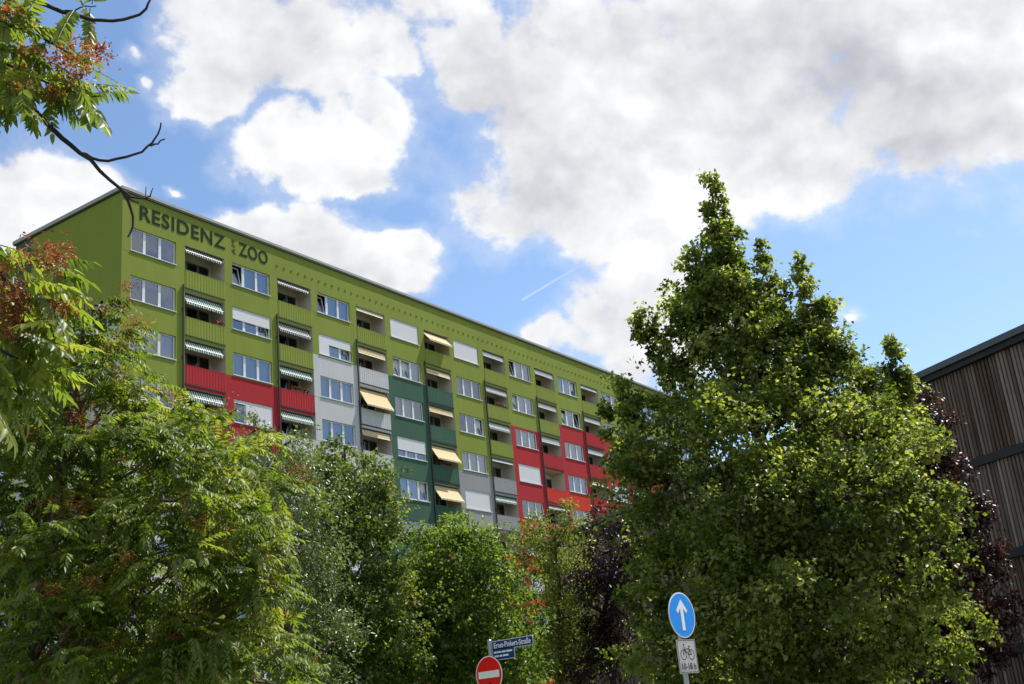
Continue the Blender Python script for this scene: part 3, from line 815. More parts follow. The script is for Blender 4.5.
def leaves(name, P, A, Nn, Ln, W, tint, mat, parent, shape='diamond', fold=.25, droop=.0):
    n = len(P)
    A = nrmz(A); Sd = nrmz(np.cross(A, Nn)); N2 = np.cross(Sd, A)
    Ln = Ln[:, None]; W = W[:, None]
    if shape == 'diamond':
        V = np.stack([P, P + A * Ln * .42 - Sd * W * .5 + N2 * W * fold, P + A * Ln - N2 * Ln * droop, P + A * Ln * .42 + Sd * W * .5 + N2 * W * fold], 1)
        base = np.array([[0, 1, 2], [0, 2, 3]])
        k = 4
    else:   # lance-shaped leaflet, six points folded on the midrib
        V = np.stack([P, P + A * Ln * .22 - Sd * W * .5 + N2 * W * fold, P + A * Ln * .65 - Sd * W * .36 + N2 * (W * fold * .8 - Ln * droop * .4),
                      P + A * Ln - N2 * Ln * droop, P + A * Ln * .65 + Sd * W * .36 + N2 * (W * fold * .8 - Ln * droop * .4), P + A * Ln * .22 + Sd * W * .5 + N2 * W * fold,
                      P + A * Ln * .5 - N2 * Ln * droop * .25], 1)
        base = np.array([[0, 1, 6], [1, 2, 6], [2, 3, 6], [3, 4, 6], [4, 5, 6], [5, 0, 6]])
        k = 7
    fc = (base[None] + (np.arange(n) * k)[:, None, None]).reshape(-1, 3)
    me = bpy.data.meshes.new(name)
    me.vertices.add(n * k); me.vertices.foreach_set('co', V.reshape(-1).astype(np.float32))
    nf = len(fc)
    me.loops.add(nf * 3); me.loops.foreach_set('vertex_index', fc.ravel().astype(np.int32))
    me.polygons.add(nf); me.polygons.foreach_set('loop_start', (np.arange(nf) * 3).astype(np.int32)); me.polygons.foreach_set('loop_total', np.full(nf, 3, np.int32))
    me.update(calc_edges=True); me.validate()
    a = me.attributes.new('tint', 'FLOAT', 'POINT'); a.data.foreach_set('value', np.repeat(np.clip(tint, 0, 1), k).astype(np.float32))
    me.materials.append(mat)
    return link(name, me, parent)
def rand_dir(n):
    v = rng.normal(size=(n, 3)); return nrmz(v)
def wiggly(a, b, n, amp):
    a, b = np.array(a, float), np.array(b, float); L_ = np.linalg.norm(b - a)
    pts = [a + (b - a) * i / n for i in range(n + 1)]
    for i in range(1, n): pts[i] = pts[i] + rng.normal(size=3) * amp * L_
    return pts
SHRINK = .08
def lobe3(l, dist):
    """(u, v, half-width px, half-height px, depth offset m[, depth radius m]) -> centre and radii in metres"""
    u, v, ru, rv = l[:4]; dz = l[4] if len(l) > 4 else 0
    d = dist + dz
    c = at(u, v, d); s = np.linalg.norm(c - CAM) / F_PX * math.cos(math.atan(math.hypot(u - 512, v - 342) / F_PX))
    rx, rz = max(ru * s * .6, ru * s - SHRINK), max(rv * s * .6, rv * s - SHRINK)
    ry = l[5] if len(l) > 5 else max(.35, min(2.2, (rx + rz) / 2))
    return c, rx, ry, rz
def sample_crown(lobes, dist, dens, clump, twigs, shell=.5):
    """bough tips spread through every lobe, then twigs round each tip"""
    tips, outs, lc, scl = [], [], [], []
    for l in lobes:
        c, rx, ry, rz = lobe3(l, dist)
        vd = np.array([c[0] - CAM[0], c[1] - CAM[1], 0]); vd /= np.linalg.norm(vd); sd_ = np.array([vd[1], -vd[0], 0])
        area = 4 * math.pi * ((rx * ry) ** 1.6 / 3 + (rx * rz) ** 1.6 / 3 + (ry * rz) ** 1.6 / 3) ** (1 / 1.6)
        n = max(2, int(area * dens + rng.random()))
        d = rand_dir(n)
        d[:, 1] = np.where(rng.random(n) < .3, -np.abs(d[:, 1]), d[:, 1])      # a few more on the near side
        r = (shell + (1 - shell) * rng.random(n) ** .6)[:, None]
        p = c + (d[:, :1] * rx * sd_ + d[:, 1:2] * ry * vd + d[:, 2:] * rz * np.array([0, 0, 1.0])) * r
        o = nrmz(d[:, :1] * sd_ + d[:, 1:2] * vd + d[:, 2:] * np.array([0, 0, 1.0]))
        tips.append(p); outs.append(o); lc += [c] * n; scl += [min(1, max(.12, min(rx, rz) / .8))] * n
    T, O = np.concatenate(tips), np.concatenate(outs)
    k = rng.poisson(twigs * np.array(scl) ** .42, len(T))
    idx = np.repeat(np.arange(len(T)), k)
    global SCL
    SCL = np.array(scl)[idx]
    off = rng.normal(size=(len(idx), 3)) * clump * SCL[:, None] * np.array([1, 1, .6])
    return T, O, np.array(lc), T[idx] + off, nrmz(O[idx] + rng.normal(size=(len(idx), 3)) * .45), idx
def limbs(bm, base, top, tr, lobes, dist, T, LC, br=.05, every=6, lean=.03):
    trunk = wiggly(base, top, 8, lean * .3)
    trunk[0] = np.array(base, float)
    n = len(trunk)
    bm.tube(trunk, [tr * (1.25 if i == 0 else 1) * (1 - i / (n - 1)) ** .8 + .02 for i in range(n)], 10)
    tp = np.array(trunk)
    H = tp[-1][2]
    for l in lobes:
        c, rx, ry, rz = lobe3(l, dist)
        hz = max(.15 * H, c[2] - .55 * math.hypot(c[0] - base[0], c[1] - base[1]) - .6)
        if hz > H * .93 or min(rx, rz) < .28: continue
        f = min(1, max(0, (hz - tp[0][2]) / max(.1, H - tp[0][2]))) * (n - 1); i = min(n - 2, int(f)); s = tp[i] + (tp[i + 1] - tp[i]) * (f - i)
        r0 = max(.025, min(tr * .5, tr * .62 * (1 - hz / H) + .02))
        r0 = min(r0, .02 + .045 * min(rx, rz))
        pts = wiggly(s, c, 5, .035)
        for j in range(1, 5): pts[j][2] += .06 * np.linalg.norm(c - s) * math.sin(math.pi * j / 5) * .6
        bm.tube(pts, [r0 * (1 - .85 * j / 5) for j in range(6)], 6)
    for j in range(0, len(T), every):
        pts = wiggly(LC[j], T[j], 3, .05)
        bm.tube(pts, [br, br * .7, br * .45, br * .2], 4, caps=False)
def broadleaf(name, label, cat, dist, base_uv, top, lobes, lmat, bmat, tr=.18, dens=1.1, clump=.3, twigs=8, lpt=9, ll=.085, lw=.065, shell=.5, tint=(.5, .22), twl=.35, hang=.4, every=6, upn=.8, group=None, rise=0.0):
    bp_ = at(base_uv[0], base_uv[1], dist); base = (bp_[0], bp_[1], 0)
    root = empty(name, base); tag(root, label, cat, group)
    T, O, LC, TW, TD, idx = sample_crown(lobes, dist, dens, clump, twigs, shell)
    TD[:, 2] += rise; TD = nrmz(TD)
    bm = MB(); limbs(bm, base, at(top[0], top[1], dist), tr, lobes, dist, T, LC, every=every)
    bm.build('trunk', bmat, root)
    k = rng.poisson(lpt, len(TW)); ix = np.repeat(np.arange(len(TW)), k); n = len(ix)
    t = rng.random(n)[:, None]
    P = TW[ix] + TD[ix] * t * twl * SCL[ix][:, None] + rng.normal(size=(n, 3)) * .06
    P[:, 2] -= (t[:, 0] ** 2) * twl * .3
    A = TD[ix] * .5 + rng.normal(size=(n, 3)) * .6; A[:, 2] -= hang
    Nn = rng.normal(size=(n, 3)) * .7 + TD[ix] * .4; Nn[:, 2] += upn
    sz = (.7 + .6 * rng.random(n))
    # tint: by bough, by twig, by leaf
    tb = rng.normal(size=len(T)) * tint[1] * .8; tw = rng.normal(size=len(TW)) * tint[1] * .5
    ti = tint[0] + tb[idx][ix] + tw[ix] + rng.normal(size=n) * tint[1] * .5
    ok = P[:, 2] > .3
    P, A, Nn, sz, ti = P[ok], A[ok], Nn[ok], sz[ok], ti[ok]
    leaves('crown', P, A, Nn, ll * sz, lw * sz, ti, lmat, root, fold=.18, droop=.1)
    return root, T, O, len(P)
# pinnate fronds
def fronds(P, D, length, npair, ll, lw, droop=.5):
    """returns leaflet arrays for fronds starting at P in direction D"""
    n = len(P); D = nrmz(D); L_ = length[:, None]
    side = nrmz(np.cross(D, np.array([0, 0, 1.0]) + 1e-3)); up = np.cross(side, D)
    LP_, LA, LN, LS, FI = [], [], [], [], []
    rach = []
    for i in range(npair + 1):
        t = (i + 1.2) / (npair + 1.2)
        c = P + D * L_ * t; c = c - np.array([0, 0, 1.0]) * (droop[:, None] * L_ * t * t)
        rach.append(c)
        tang = nrmz(D - np.array([0, 0, 2.0]) * droop[:, None] * t)
        s_ = 1.0 if i < npair else 1.1
        for sg in ((-1, 1) if i < npair else (0,)):
            LP_.append(c); a = side * sg * .95 + tang * (.5 + .45 * t if sg else 1) - np.array([0, 0, 1.0]) * .55 * abs(sg) + rng.normal(size=(n, 3)) * .12
            LA.append(a); LN.append(up * .9 + rng.normal(size=(n, 3)) * .2 + side * sg * -.35)
            LS.append(s_ * (1 - .35 * abs(t - .45)) * (.85 + .3 * rng.random(n))); FI.append(np.arange(n))
    return np.concatenate(LP_), np.concatenate(LA), np.concatenate(LN), np.concatenate(LS), np.concatenate(FI), rach
def seed_bunch(C, r, n, D=None):
    """loose hanging bunch of winged seeds"""
    m = len(C); idx = np.repeat(np.arange(m), n); k = len(idx)
    P = C[idx] + rng.normal(size=(k, 3)) * (r[idx] * .5)[:, None] * np.array([1, 1, .75])
    return P, rand_dir(k), rand_dir(k), idx

G_LIND = leaf_mat('linden leaf', [(0, (.026, .044, .008)), (.45, (.112, .146, .028)), (.8, (.205, .232, .062)), (1, (.3, .3, .13))], .5)
G_AIL = leaf_mat('ailanthus leaf', [(0, (.03, .055, .008)), (.5, (.104, .146, .024)), (.85, (.195, .225, .042)), (1, (.22, .2, .06))], .48)
G_DARK = leaf_mat('dark maple leaf', [(0, (.02, .04, .008)), (.5, (.074, .11, .022)), (1, (.17, .2, .055))], .42)
G_SILV = leaf_mat('grey green leaf', [(0, (.06, .085, .04)), (.5, (.09, .128, .042)), (1, (.19, .23, .09))], .32, spec=.6)
G_MAPLE = leaf_mat('fresh green leaf', [(0, (.04, .078, .014)), (.5, (.1, .152, .03)), (1, (.2, .25, .06))], .48)
G_ROB = leaf_mat('yellow green leaf', [(0, (.055, .08, .018)), (.5, (.11, .135, .03)), (1, (.21, .21, .06))], .48)
G_PURP = leaf_mat('purple leaf', [(0, (.014, .007, .011)), (.55, (.034, .014, .015)), (1, (.12, .038, .02))], .3, spec=.6)
G_SEED = leaf_mat('red brown winged seed', [(0, (.07, .018, .012)), (.5, (.22, .06, .03)), (1, (.42, .2, .08))], .35)
G_HEDGE = leaf_mat('hedge leaf', [(0, (.015, .028, .006)), (1, (.05, .075, .018))], .25)

# --- big linden in front of the car park
def spire(u0, v0, u1, v1, w, dz=0.0, p=1.0):
    """leader: a chain of small lobes widening from its tip (u0, v0) to its foot (u1, v1)"""
    out = []; t = 0.0; n = max(5, int(math.hypot(u1 - u0, v1 - v0) / 9))
    for k in range(n + 1):
        t = k / n
        r = 5.5 + (w - 5.5) * t ** p
        out.append((u0 + (u1 - u0) * t + rng.normal() * r * .28, v0 + (v1 - v0) * t, r * rng.uniform(.8, 1.1), max(6, r * .75), dz + rng.normal() * r * .012, max(.12, r * .019)))
    return out
LIND = (spire(710, 176, 718, 330, 40, p=1.0) + spire(732, 232, 736, 300, 16) + spire(702, 262, 704, 340, 22) + [(711, 212, 10, 12, 0, .2), (714, 228, 14, 14, 0, .3), (720, 216, 6, 9, 0, .2)] + spire(762, 246, 766, 350, 32) + spire(780, 285, 782, 350, 20) +
        spire(802, 260, 808, 370, 34) + spire(824, 305, 826, 370, 18) + spire(893, 342, 893, 430, 30) + spire(868, 372, 868, 430, 22) + spire(907, 375, 905, 440, 16) +
        spire(644, 310, 690, 396, 18) + spire(634, 322, 668, 380, 10) + spire(610, 376, 660, 412, 18, -.6) + spire(604, 404, 640, 424, 12, -.8) + spire(608, 436, 640, 470, 22, -1)) + [
        (640, 405, 20, 12),
        (622, 448, 20, 17, -.8), (644, 470, 28, 24, -1), 
        (770, 375, 46, 40), (722, 385, 46, 40, .5), (690, 420, 44, 34, -.6), (830, 395, 42, 34), 
        (760, 440, 70, 50, -1.2), (850, 440, 55, 40, -.9), (905, 450, 30, 28), (670, 480, 48, 44, -1), (740, 510, 80, 55, -1.8), (830, 510, 75, 50, -1.8), (905, 510, 42, 36, -1),
        (945, 505, 22, 18, -1.2), (930, 540, 30, 26, -1), (668, 540, 36, 40, -.6), (660, 606, 18, 26), (700, 580, 60, 50, -1.6), (790, 590, 85, 55, -2.2), (880, 585, 60, 48, -1.5),
        (945, 595, 32, 20, -.8), (975, 625, 24, 16, -.6), (915, 640, 60, 28, -.6), (840, 650, 70, 45, -1.2), (740, 650, 80, 45, -1.4), (672, 655, 36, 36, -.4), (960, 650, 26, 16), (780, 700, 120, 40, -.5), (655, 600, 14, 18, -.8), (640, 560, 12, 12, -.9), (632, 600, 12, 14, -.9), (642, 630, 16, 18, -.8), (628, 650, 12, 16, -.8)]
NL = {}
r_, T, O, NL['linden'] = broadleaf('linden_tree', 'tall pointed green tree standing behind the round blue arrow sign, the largest tree', 'tree', 24, (806, 735), (712, 190), LIND, G_LIND, BKR,
          tr=.24, dens=2.4, clump=.27, twigs=13, lpt=12, ll=.1, lw=.078, shell=.6, tint=(.5, .26), twl=.5, hang=.4, rise=.55)

# --- purple-leaved trees
PURP_R = [(855, 358, 9, 11), (848, 380, 16, 16), (880, 372, 10, 6), (900, 400, 30, 20), (925, 440, 28, 26), (945, 425, 14, 10), (935, 470, 34, 26), (960, 495, 22, 18), (940, 520, 45, 26), (965, 545, 30, 22),
          (950, 575, 45, 26), (985, 600, 26, 18), (970, 630, 40, 26), (1000, 640, 16, 12), (930, 600, 55, 50), (985, 660, 30, 16), (925, 660, 60, 26), (880, 450, 60, 70), (880, 560, 70, 70), (955, 455, 18, 16), (972, 520, 18, 18), (985, 565, 20, 20)]
broadleaf('plum_tree', 'dark purple leaved tree showing between the tall pointed green tree and the timber wall', 'tree', 28.5, (930, 720), (858, 365), PURP_R, G_PURP, BKD,
          tr=.12, dens=3.2, clump=.27, twigs=10, lpt=9, ll=.1, lw=.07, shell=.6, tint=(.45, .28), twl=.3)
PURP_L = [(590, 545, 12, 14), (632, 560, 14, 18), (628, 640, 20, 24), (596, 640, 22, 26), (606, 520, 20, 18), (612, 550, 24, 26), (600, 575, 26, 28), (618, 590, 22, 30), (598, 610, 22, 28), (612, 640, 24, 26), (625, 530, 16, 18), (600, 660, 30, 26)]
broadleaf('copper_beech', 'small dark purple leaved tree left of the tall pointed green tree', 'tree', 33, (612, 725), (606, 515), PURP_L, G_PURP, BKD,
          tr=.1, dens=2.8, clump=.26, twigs=9, lpt=8, ll=.1, lw=.07, shell=.5, tint=(.32, .2), twl=.3)

# --- trees in front of the block
SHRINK = 0.04
def deep(lobes, dz, lo=24):
    return lobes + [(l[0], l[1], l[2] * .9, l[3] * .9, (l[4] if len(l) > 4 else 0) + dz) for l in lobes if l[2] >= lo]
ROB = [(590, 600, 10, 20, -1), (594, 650, 12, 20, -1), (545, 515, 16, 14), (570, 520, 20, 16), (530, 530, 18, 16), (553, 545, 32, 24), (590, 545, 12, 14), (535, 570, 20, 24), (565, 580, 30, 28), (555, 620, 34, 30), (580, 640, 28, 30), (545, 655, 36, 30), (525, 600, 12, 18)]
broadleaf('robinia_tree', 'loose yellow green tree between the round fresh green tree and the small purple tree', 'tree', 34, (566, 728), (556, 520), deep(ROB, 1.6, 28), G_ROB, BK,
          tr=.11, dens=2.6, clump=.3, twigs=10, lpt=9, ll=.085, lw=.05, shell=.45, tint=(.55, .22), twl=.4, hang=.6)
MAP = [(455, 525, 24, 14), (430, 540, 22, 18), (480, 545, 26, 20), (455, 560, 44, 28), (425, 590, 26, 30), (480, 590, 40, 34), (505, 570, 16, 20), (450, 620, 50, 36), (500, 620, 30, 30), (520, 650, 26, 26), (440, 660, 60, 36), (490, 665, 50, 30), (410, 610, 16, 26), (415, 650, 26, 30)]
broadleaf('maple_tree', 'round fresh green tree behind the street name sign', 'tree', 31, (470, 735), (455, 520), deep(MAP, 1.6),  G_MAPLE, BKG,
          tr=.12, dens=1.8, clump=.34, twigs=15, lpt=9, ll=.1, lw=.08, shell=.5, tint=(.5, .22), twl=.35)
DARK = [(345, 455, 22, 16), (325, 475, 26, 22), (365, 485, 26, 22), (350, 510, 40, 30), (385, 515, 16, 20), (380, 550, 26, 30), (340, 560, 40, 40), (392, 590, 22, 30), (360, 620, 46, 42), (400, 640, 26, 34), (330, 650, 40, 36), (395, 570, 14, 18), (300, 470, 26, 20), (375, 670, 40, 28)]
broadleaf('field_maple', 'dark green round topped tree in front of the pale grey storeys', 'tree', 29, (350, 740), (345, 450), deep(DARK, 1.6),  G_DARK, BK,
          tr=.13, dens=1.9, clump=.32, twigs=15, lpt=9, ll=.095, lw=.075, shell=.55, tint=(.55, .25), twl=.32)
SILV = [(255, 430, 26, 12), (285, 445, 30, 18), (250, 455, 30, 22), (300, 490, 30, 32), (270, 500, 36, 36), (310, 540, 30, 40), (280, 570, 40, 46), (320, 590, 26, 36), (290, 630, 46, 46), (325, 650, 30, 36)]
broadleaf('whitebeam_tree', 'silvery grey green tree between the seed laden tree and the dark round topped tree', 'tree', 26, (285, 745), (265, 425), deep(SILV, 1.6),  G_SILV, BKG,
          tr=.11, dens=2.3, clump=.28, twigs=10, lpt=9, ll=.09, lw=.045, shell=.5, tint=(.5, .22), twl=.4)

SHRINK = .1
# --- ailanthus trees on the left: pinnate fronds and rusty seed bunches
def ailanthus(name, label, dist, base, top, lobes, tr, dens, nfr, flen, npair, ll, lw, seed_every, seed_n, every, clump=.36):
    root = empty(name, (base[0], base[1], 0)); tag(root, label, 'tree')
    T, O, LC, TW, TD, idx = sample_crown(lobes, dist, dens, clump, nfr, .55)
    bm = MB(); limbs(bm, (base[0], base[1], 0), top, tr, lobes, dist, T, LC, br=.03, every=every)
    bm.build('trunk', BK, root)
    D = nrmz(TD * np.array([1, 1, .5]) + rng.normal(size=TD.shape) * .3 + np.array([0, 0, .12]))
    L_ = flen * (.7 + .6 * rng.random(len(TW)))
    P, A, Nn, S_, FI, rach = fronds(TW, D, L_, npair, ll, lw, .25 + .4 * rng.random(len(TW)))
    tf = .5 + (rng.normal(size=len(T)) * .17)[idx] + rng.normal(size=len(TW)) * .12
    ti = tf[FI] + rng.normal(size=len(P)) * .08
    ok = P[:, 2] > .3
    leaves('crown', P[ok], A[ok], Nn[ok], (ll * S_)[ok], (lw * S_)[ok], ti[ok], G_AIL, root, fold=.12, droop=.12)
    # seeds on the outer upper boughs
    sel = [j for j in range(0, len(T)) if O[j][2] > -.2 and rng.random() < 1 / seed_every]
    C = T[sel] + O[sel] * .4
    P, A, Nn, si = seed_bunch(C, .16 + .14 * rng.random(len(C)), seed_n)
    sz = .8 + .5 * rng.random(len(P))
    leaves('fruit', P, A, Nn, .06 * sz, .024 * sz, (.35 + .3 * rng.random(len(C)))[si] + rng.normal(size=len(P)) * .15, G_SEED, root)
    return root, len(ti)
AIL = [(102, 302, 12, 10), (76, 300, 22, 12), (118, 338, 14, 12), (20, 330, 30, 26, -.5), (70, 325, 26, 20), (95, 305, 16, 10), (60, 350, 46, 30), (110, 350, 30, 22), (130, 385, 30, 22), (90, 390, 50, 30, -.8), (30, 400, 46, 40, -.5), (165, 405, 32, 16), (180, 430, 40, 24, -.5), (215, 420, 26, 14),
       (240, 440, 26, 18, .5), (130, 440, 56, 34, -1.2), (60, 470, 56, 44, -.6), (210, 470, 46, 30, -1), (260, 490, 32, 24, -.2), (160, 500, 56, 36, -1.6), (230, 530, 50, 30, -1.2), (268, 540, 26, 22, -.4), (90, 540, 50, 40, -.6),
       (170, 570, 60, 34, -1.6), (250, 580, 46, 30, -1), (270, 600, 26, 24, -.4), (130, 620, 56, 34, -1), (215, 630, 56, 32, -1.4), (256, 645, 36, 28, -.8), (160, 670, 60, 26, -1), (250, 680, 60, 24, -1), (60, 610, 46, 34, .4), (10, 520, 30, 60, .6), (0, 620, 30, 50, .8), (40, 670, 40, 24, .6)]
b0 = at(-2, 735, 20)
r_, NL['ail'] = ailanthus('ailanthus_tree', 'broad green tree with rusty seed bunches, below the windowless gable of the block', 20, b0, at(85, 305, 20), deep(AIL, 1.8, 30) + [(30, 560, 60, 40, -1.6), (60, 640, 70, 40, -1.8), (-10, 450, 40, 60, .4), (20, 690, 80, 30, -1.2), (110, 580, 60, 40, 1.5), (40, 520, 60, 60, 2.5), (100, 460, 60, 40, 2.5), (60, 640, 80, 50, 2.5), (180, 660, 80, 40, 2.5)], .13, 1.9, 12, .52, 9, .14, .05, 2.6, 70, 12)

# --- overhanging ailanthus close by on the left: trunk outside the frame, boughs reaching in
ND = 8.0
nb = at(-175, 735, 8.4)
near = empty('tree_of_heaven', (nb[0], nb[1], 0))
tag(near, 'overhanging near tree with long feathered leaves, orange seed bunches and bare dark twigs', 'tree')
bm = MB()
tj = at(-160, 330, 8.4)
bm.tube([(nb[0], nb[1], 0), (nb[0] + .05, nb[1], 1.2), tj, at(-170, 60, 8.5), at(-150, -200, 8.6)], [.17, .14, .12, .09, .05], 12)
def bough(pts, r0, r1, n=7):
    P = [at(u, v, d) for u, v, d in pts]
    k = len(P)
    # smooth by midpoint insertion
    Q = [P[0]]
    for i in range(1, k):
        mid = (P[i - 1] + P[i]) / 2 + rng.normal(size=3) * .006
        Q += [mid, P[i]]
    n_ = len(Q)
    bm.tube(Q, [r0 + (r1 - r0) * i / (n_ - 1) for i in range(n_)], n)
bough([(-165, 20, 8.4), (-80, 40, 8.2), (-20, 66, 8.0), (8, 84, 8.0), (40, 116, 7.9), (62, 138, 7.9), (80, 153, 7.9), (100, 171, 7.9), (121, 189, 7.9)], .03, .012)
bough([(121, 189, 7.9), (128, 201, 7.9), (133, 216, 7.9), (133, 226, 7.9), (128, 237, 7.9)], .012, .007)
bough([(121, 189, 7.9), (131, 197, 7.9), (148, 199, 7.9), (150, 196, 7.9)], .01, .005); bough([(146, 199, 7.9), (146, 187, 7.9)], .005, .003); bough([(150, 197, 7.9), (153, 188, 7.9)], .006, .003)
bough([(126, 196, 7.9), (139, 203, 7.9)], .008, .004)
bough([(79, 153, 7.9), (92, 158, 7.9), (108, 161, 7.9), (126, 157, 7.9), (142, 152, 7.9), (152, 143, 7.9), (158, 134, 7.9), (161, 123, 7.9)], .013, .006)
bough([(150, 146, 7.9), (158, 144, 7.9), (165, 139, 7.9)], .008, .005)
bough([(-165, -80, 8.5), (-60, -50, 8.3), (0, -14, 8.2), (32, 0, 8.1), (62, 12, 8.1), (92, 20, 8.1), (112, 21, 8.1), (132, 17, 8.1), (146, 9, 8.1), (150, 0, 8.1), (151, -8, 8.1)], .022, .008)
bough([(60, 12, 8.1), (74, 11, 8.1), (86, 6, 8.1), (96, 6, 8.0)], .007, .004)
bough([(-165, 250, 8.4), (-60, 262, 8.0), (0, 272, 7.8), (12, 285, 7.8), (18, 305, 7.8), (20, 330, 7.8)], .024, .008)
bough([(-165, 320, 8.4), (-60, 330, 8.1), (0, 350, 7.9), (40, 372, 7.9)], .02, .006)
bough([(-165, 10, 8.4), (-60, 10, 8.2), (0, 22, 8.1), (30, 32, 8.1), (60, 48, 8.0), (80, 60, 8.0)], .018, .006)
bough([(-80, 60, 8.3), (-20, 52, 8.3), (20, 70, 8.2), (50, 84, 8.2), (80, 96, 8.1), (100, 96, 8.1)], .014, .005)
bm.build('trunk', BKD, near)
fr = []   # start u, v, end u, v (arching leaf), droop
def F(u, v, u2, v2, d=7.9, dd=0.0, dr=.18, L_=None): fr.append((u, v, u2, v2, d, dd, dr, L_))
# upper bunch
for a in [(0, 30, 34, 20), (-5, 45, 30, 52), (10, 28, 60, 30), (20, 70, 62, 78), (30, 80, 78, 122), (50, 84, 52, 128), (60, 85, 100, 122), (80, 95, 128, 92), (85, 96, 104, 124), (70, 60, 116, 82), (60, 50, 92, 62),
          (20, 60, 14, 108), (0, 60, 8, 110), (40, 60, 30, 104), (62, 12, 70, 45), (74, 10, 60, 36), (86, 6, 92, 40), (92, 4, 96, -30), (84, 6, 70, -14), (30, 32, 20, 0), (0, 8, 30, 4), (-6, 0, 20, 28), (45, 82, 60, 110), (-15, 70, 26, 92), (70, 88, 86, 112), (12, 40, 44, 62), (0, 90, -10, 128), (90, 8, 88, 60), (35, 40, 72, 20), (20, 25, 40, -8), (-10, 20, 10, -10)]:
    F(*a, d=8.05 + rng.normal() * .15, dr=.12)
# lower bunch
for a in [(0, 245, 40, 262), (5, 250, 30, 280), (60, 258, 92, 262), (50, 262, 62, 290), (22, 282, 62, 322), (28, 278, 82, 300), (36, 300, 100, 334), (40, 300, 74, 345), (20, 300, 30, 360), (10, 290, 6, 345), (50, 320, 60, 370), (18, 330, 62, 352), (0, 330, 34, 372), (40, 370, 80, 380),
          (36, 372, 66, 398), (0, 350, 20, 402), (20, 360, 26, 412), (-5, 380, 16, 424), (-10, 240, 8, 270), (10, 262, -4, 300), (16, 310, 48, 330), (0, 300, 30, 320), (30, 345, 46, 385), (-10, 400, 10, 440), (56, 268, 88, 282), (-8, 320, 14, 340), (-10, 285, 20, 296), (44, 304, 62, 332), (4, 372, 40, 396), (-10, 360, 6, 392)]:
    F(*a, d=7.85 + rng.normal() * .14, dr=.2)
for _ in range(34):
    u, v = rng.uniform(-12, 88), rng.uniform(50, 98); a_ = rng.uniform(-.4, 3.3); l_ = rng.uniform(26, 46)
    F(u, v, min(u + l_ * math.cos(a_), 126), min(v + l_ * abs(math.sin(a_)) * .8, 126), d=7.95 + rng.normal() * .35, dr=.14)
for _ in range(16):
    u, v = rng.uniform(-12, 40), rng.uniform(10, 60); a_ = rng.uniform(-.8, 3.5); l_ = rng.uniform(24, 42)
    F(u, v, u + l_ * math.cos(a_), v + l_ * math.sin(a_) * .8, d=8.2 + rng.normal() * .3, dr=.14)
for _ in range(62):
    v = rng.uniform(250, 400); u = rng.uniform(-16, 46 + (14 if 290 < v < 360 else 0) - max(0, v - 350) * .5); a_ = rng.uniform(-.2, 3.3); l_ = rng.uniform(28, 52)
    F(u, v, min(u + l_ * math.cos(a_), 92), v + l_ * abs(math.sin(a_)) * .8, d=8.1 + rng.normal() * .35, dr=.2)
for _ in range(110):
    u, v = rng.uniform(-165, -30), rng.choice([20, 45, 260, 325]) + rng.normal() * 16; a_ = rng.uniform(0, 6.28); l_ = rng.uniform(30, 50)
    F(u, v, u + l_ * math.cos(a_), v + l_ * (.35 + .6 * abs(math.sin(a_))), d=8.3 + rng.normal() * .3, dr=.18)
allP, allA, allN, allL, allW, allT = [], [], [], [], [], []
rb_ = MB()
for (u, v, u2, v2, d, dd, dr, L_) in fr:
    a = at(u, v, d); e = at(u2, v2, d + rng.normal() * .12)
    ln = np.linalg.norm(e - a); D = (e - a) / ln + np.array([0, 0, dr]); ln2 = np.array([ln])
    npair = max(6, int(ln / .04))
    P, A, Nn, S_, FI, rach = fronds(a[None], D[None], ln2, npair, .1, .04, np.array([dr]))
    lsz = .115 * (.85 + .3 * rng.random())
    allP.append(P); allA.append(A); allN.append(Nn); allL.append(lsz * S_); allW.append(lsz * .38 * S_); allT.append(.62 + rng.normal() * .15 + rng.normal(size=len(P)) * .07)
    q = [a] + [c[0] for c in rach]
    rb_.tube(q, [.0045 - .003 * i / len(q) for i in range(len(q))], 4, caps=False)
leaves('crown', np.concatenate(allP), np.concatenate(allA), np.concatenate(allN), np.concatenate(allL), np.concatenate(allW), np.concatenate(allT), G_AIL, near, shape='lance', fold=.12, droop=.16)
rb_.build('leaf_stalk', leaf_mat('green stalk', [(0, (.1, .12, .03)), (1, (.1, .12, .03))], .1), near)
SB = [(88, 50, .2), (96, 58, .14), (72, 46, .16), (64, 64, .16), (80, 70, .16), (40, 62, .16), (56, 56, .14), (100, 50, .1), (6, 10, .12), (72, 80, .14), (30, 52, .12), (50, 92, .12), (20, 80, .12),
      (40, 250, .2), (60, 250, .15), (28, 258, .16), (52, 262, .13), (10, 292, .16), (4, 310, .16), (20, 300, .12), (50, 304, .13), (62, 310, .1), (8, 332, .12), (24, 290, .12), (-4, 300, .16), (14, 320, .12), (60, 256, .1), (2, 268, .13)]
C = np.array([at(u, v, 7.75 + rng.normal() * .1) for u, v, _ in SB])
P, A, Nn, si = seed_bunch(C, np.array([s * .74 for _, _, s in SB]), 82)
sz = .75 + .5 * rng.random(len(P))
leaves('fruit', P, A, Nn, 0.038 * sz, .016 * sz, (.35 + .35 * rng.random(len(C)))[si] + rng.normal(size=len(P)) * .16, G_SEED, near)

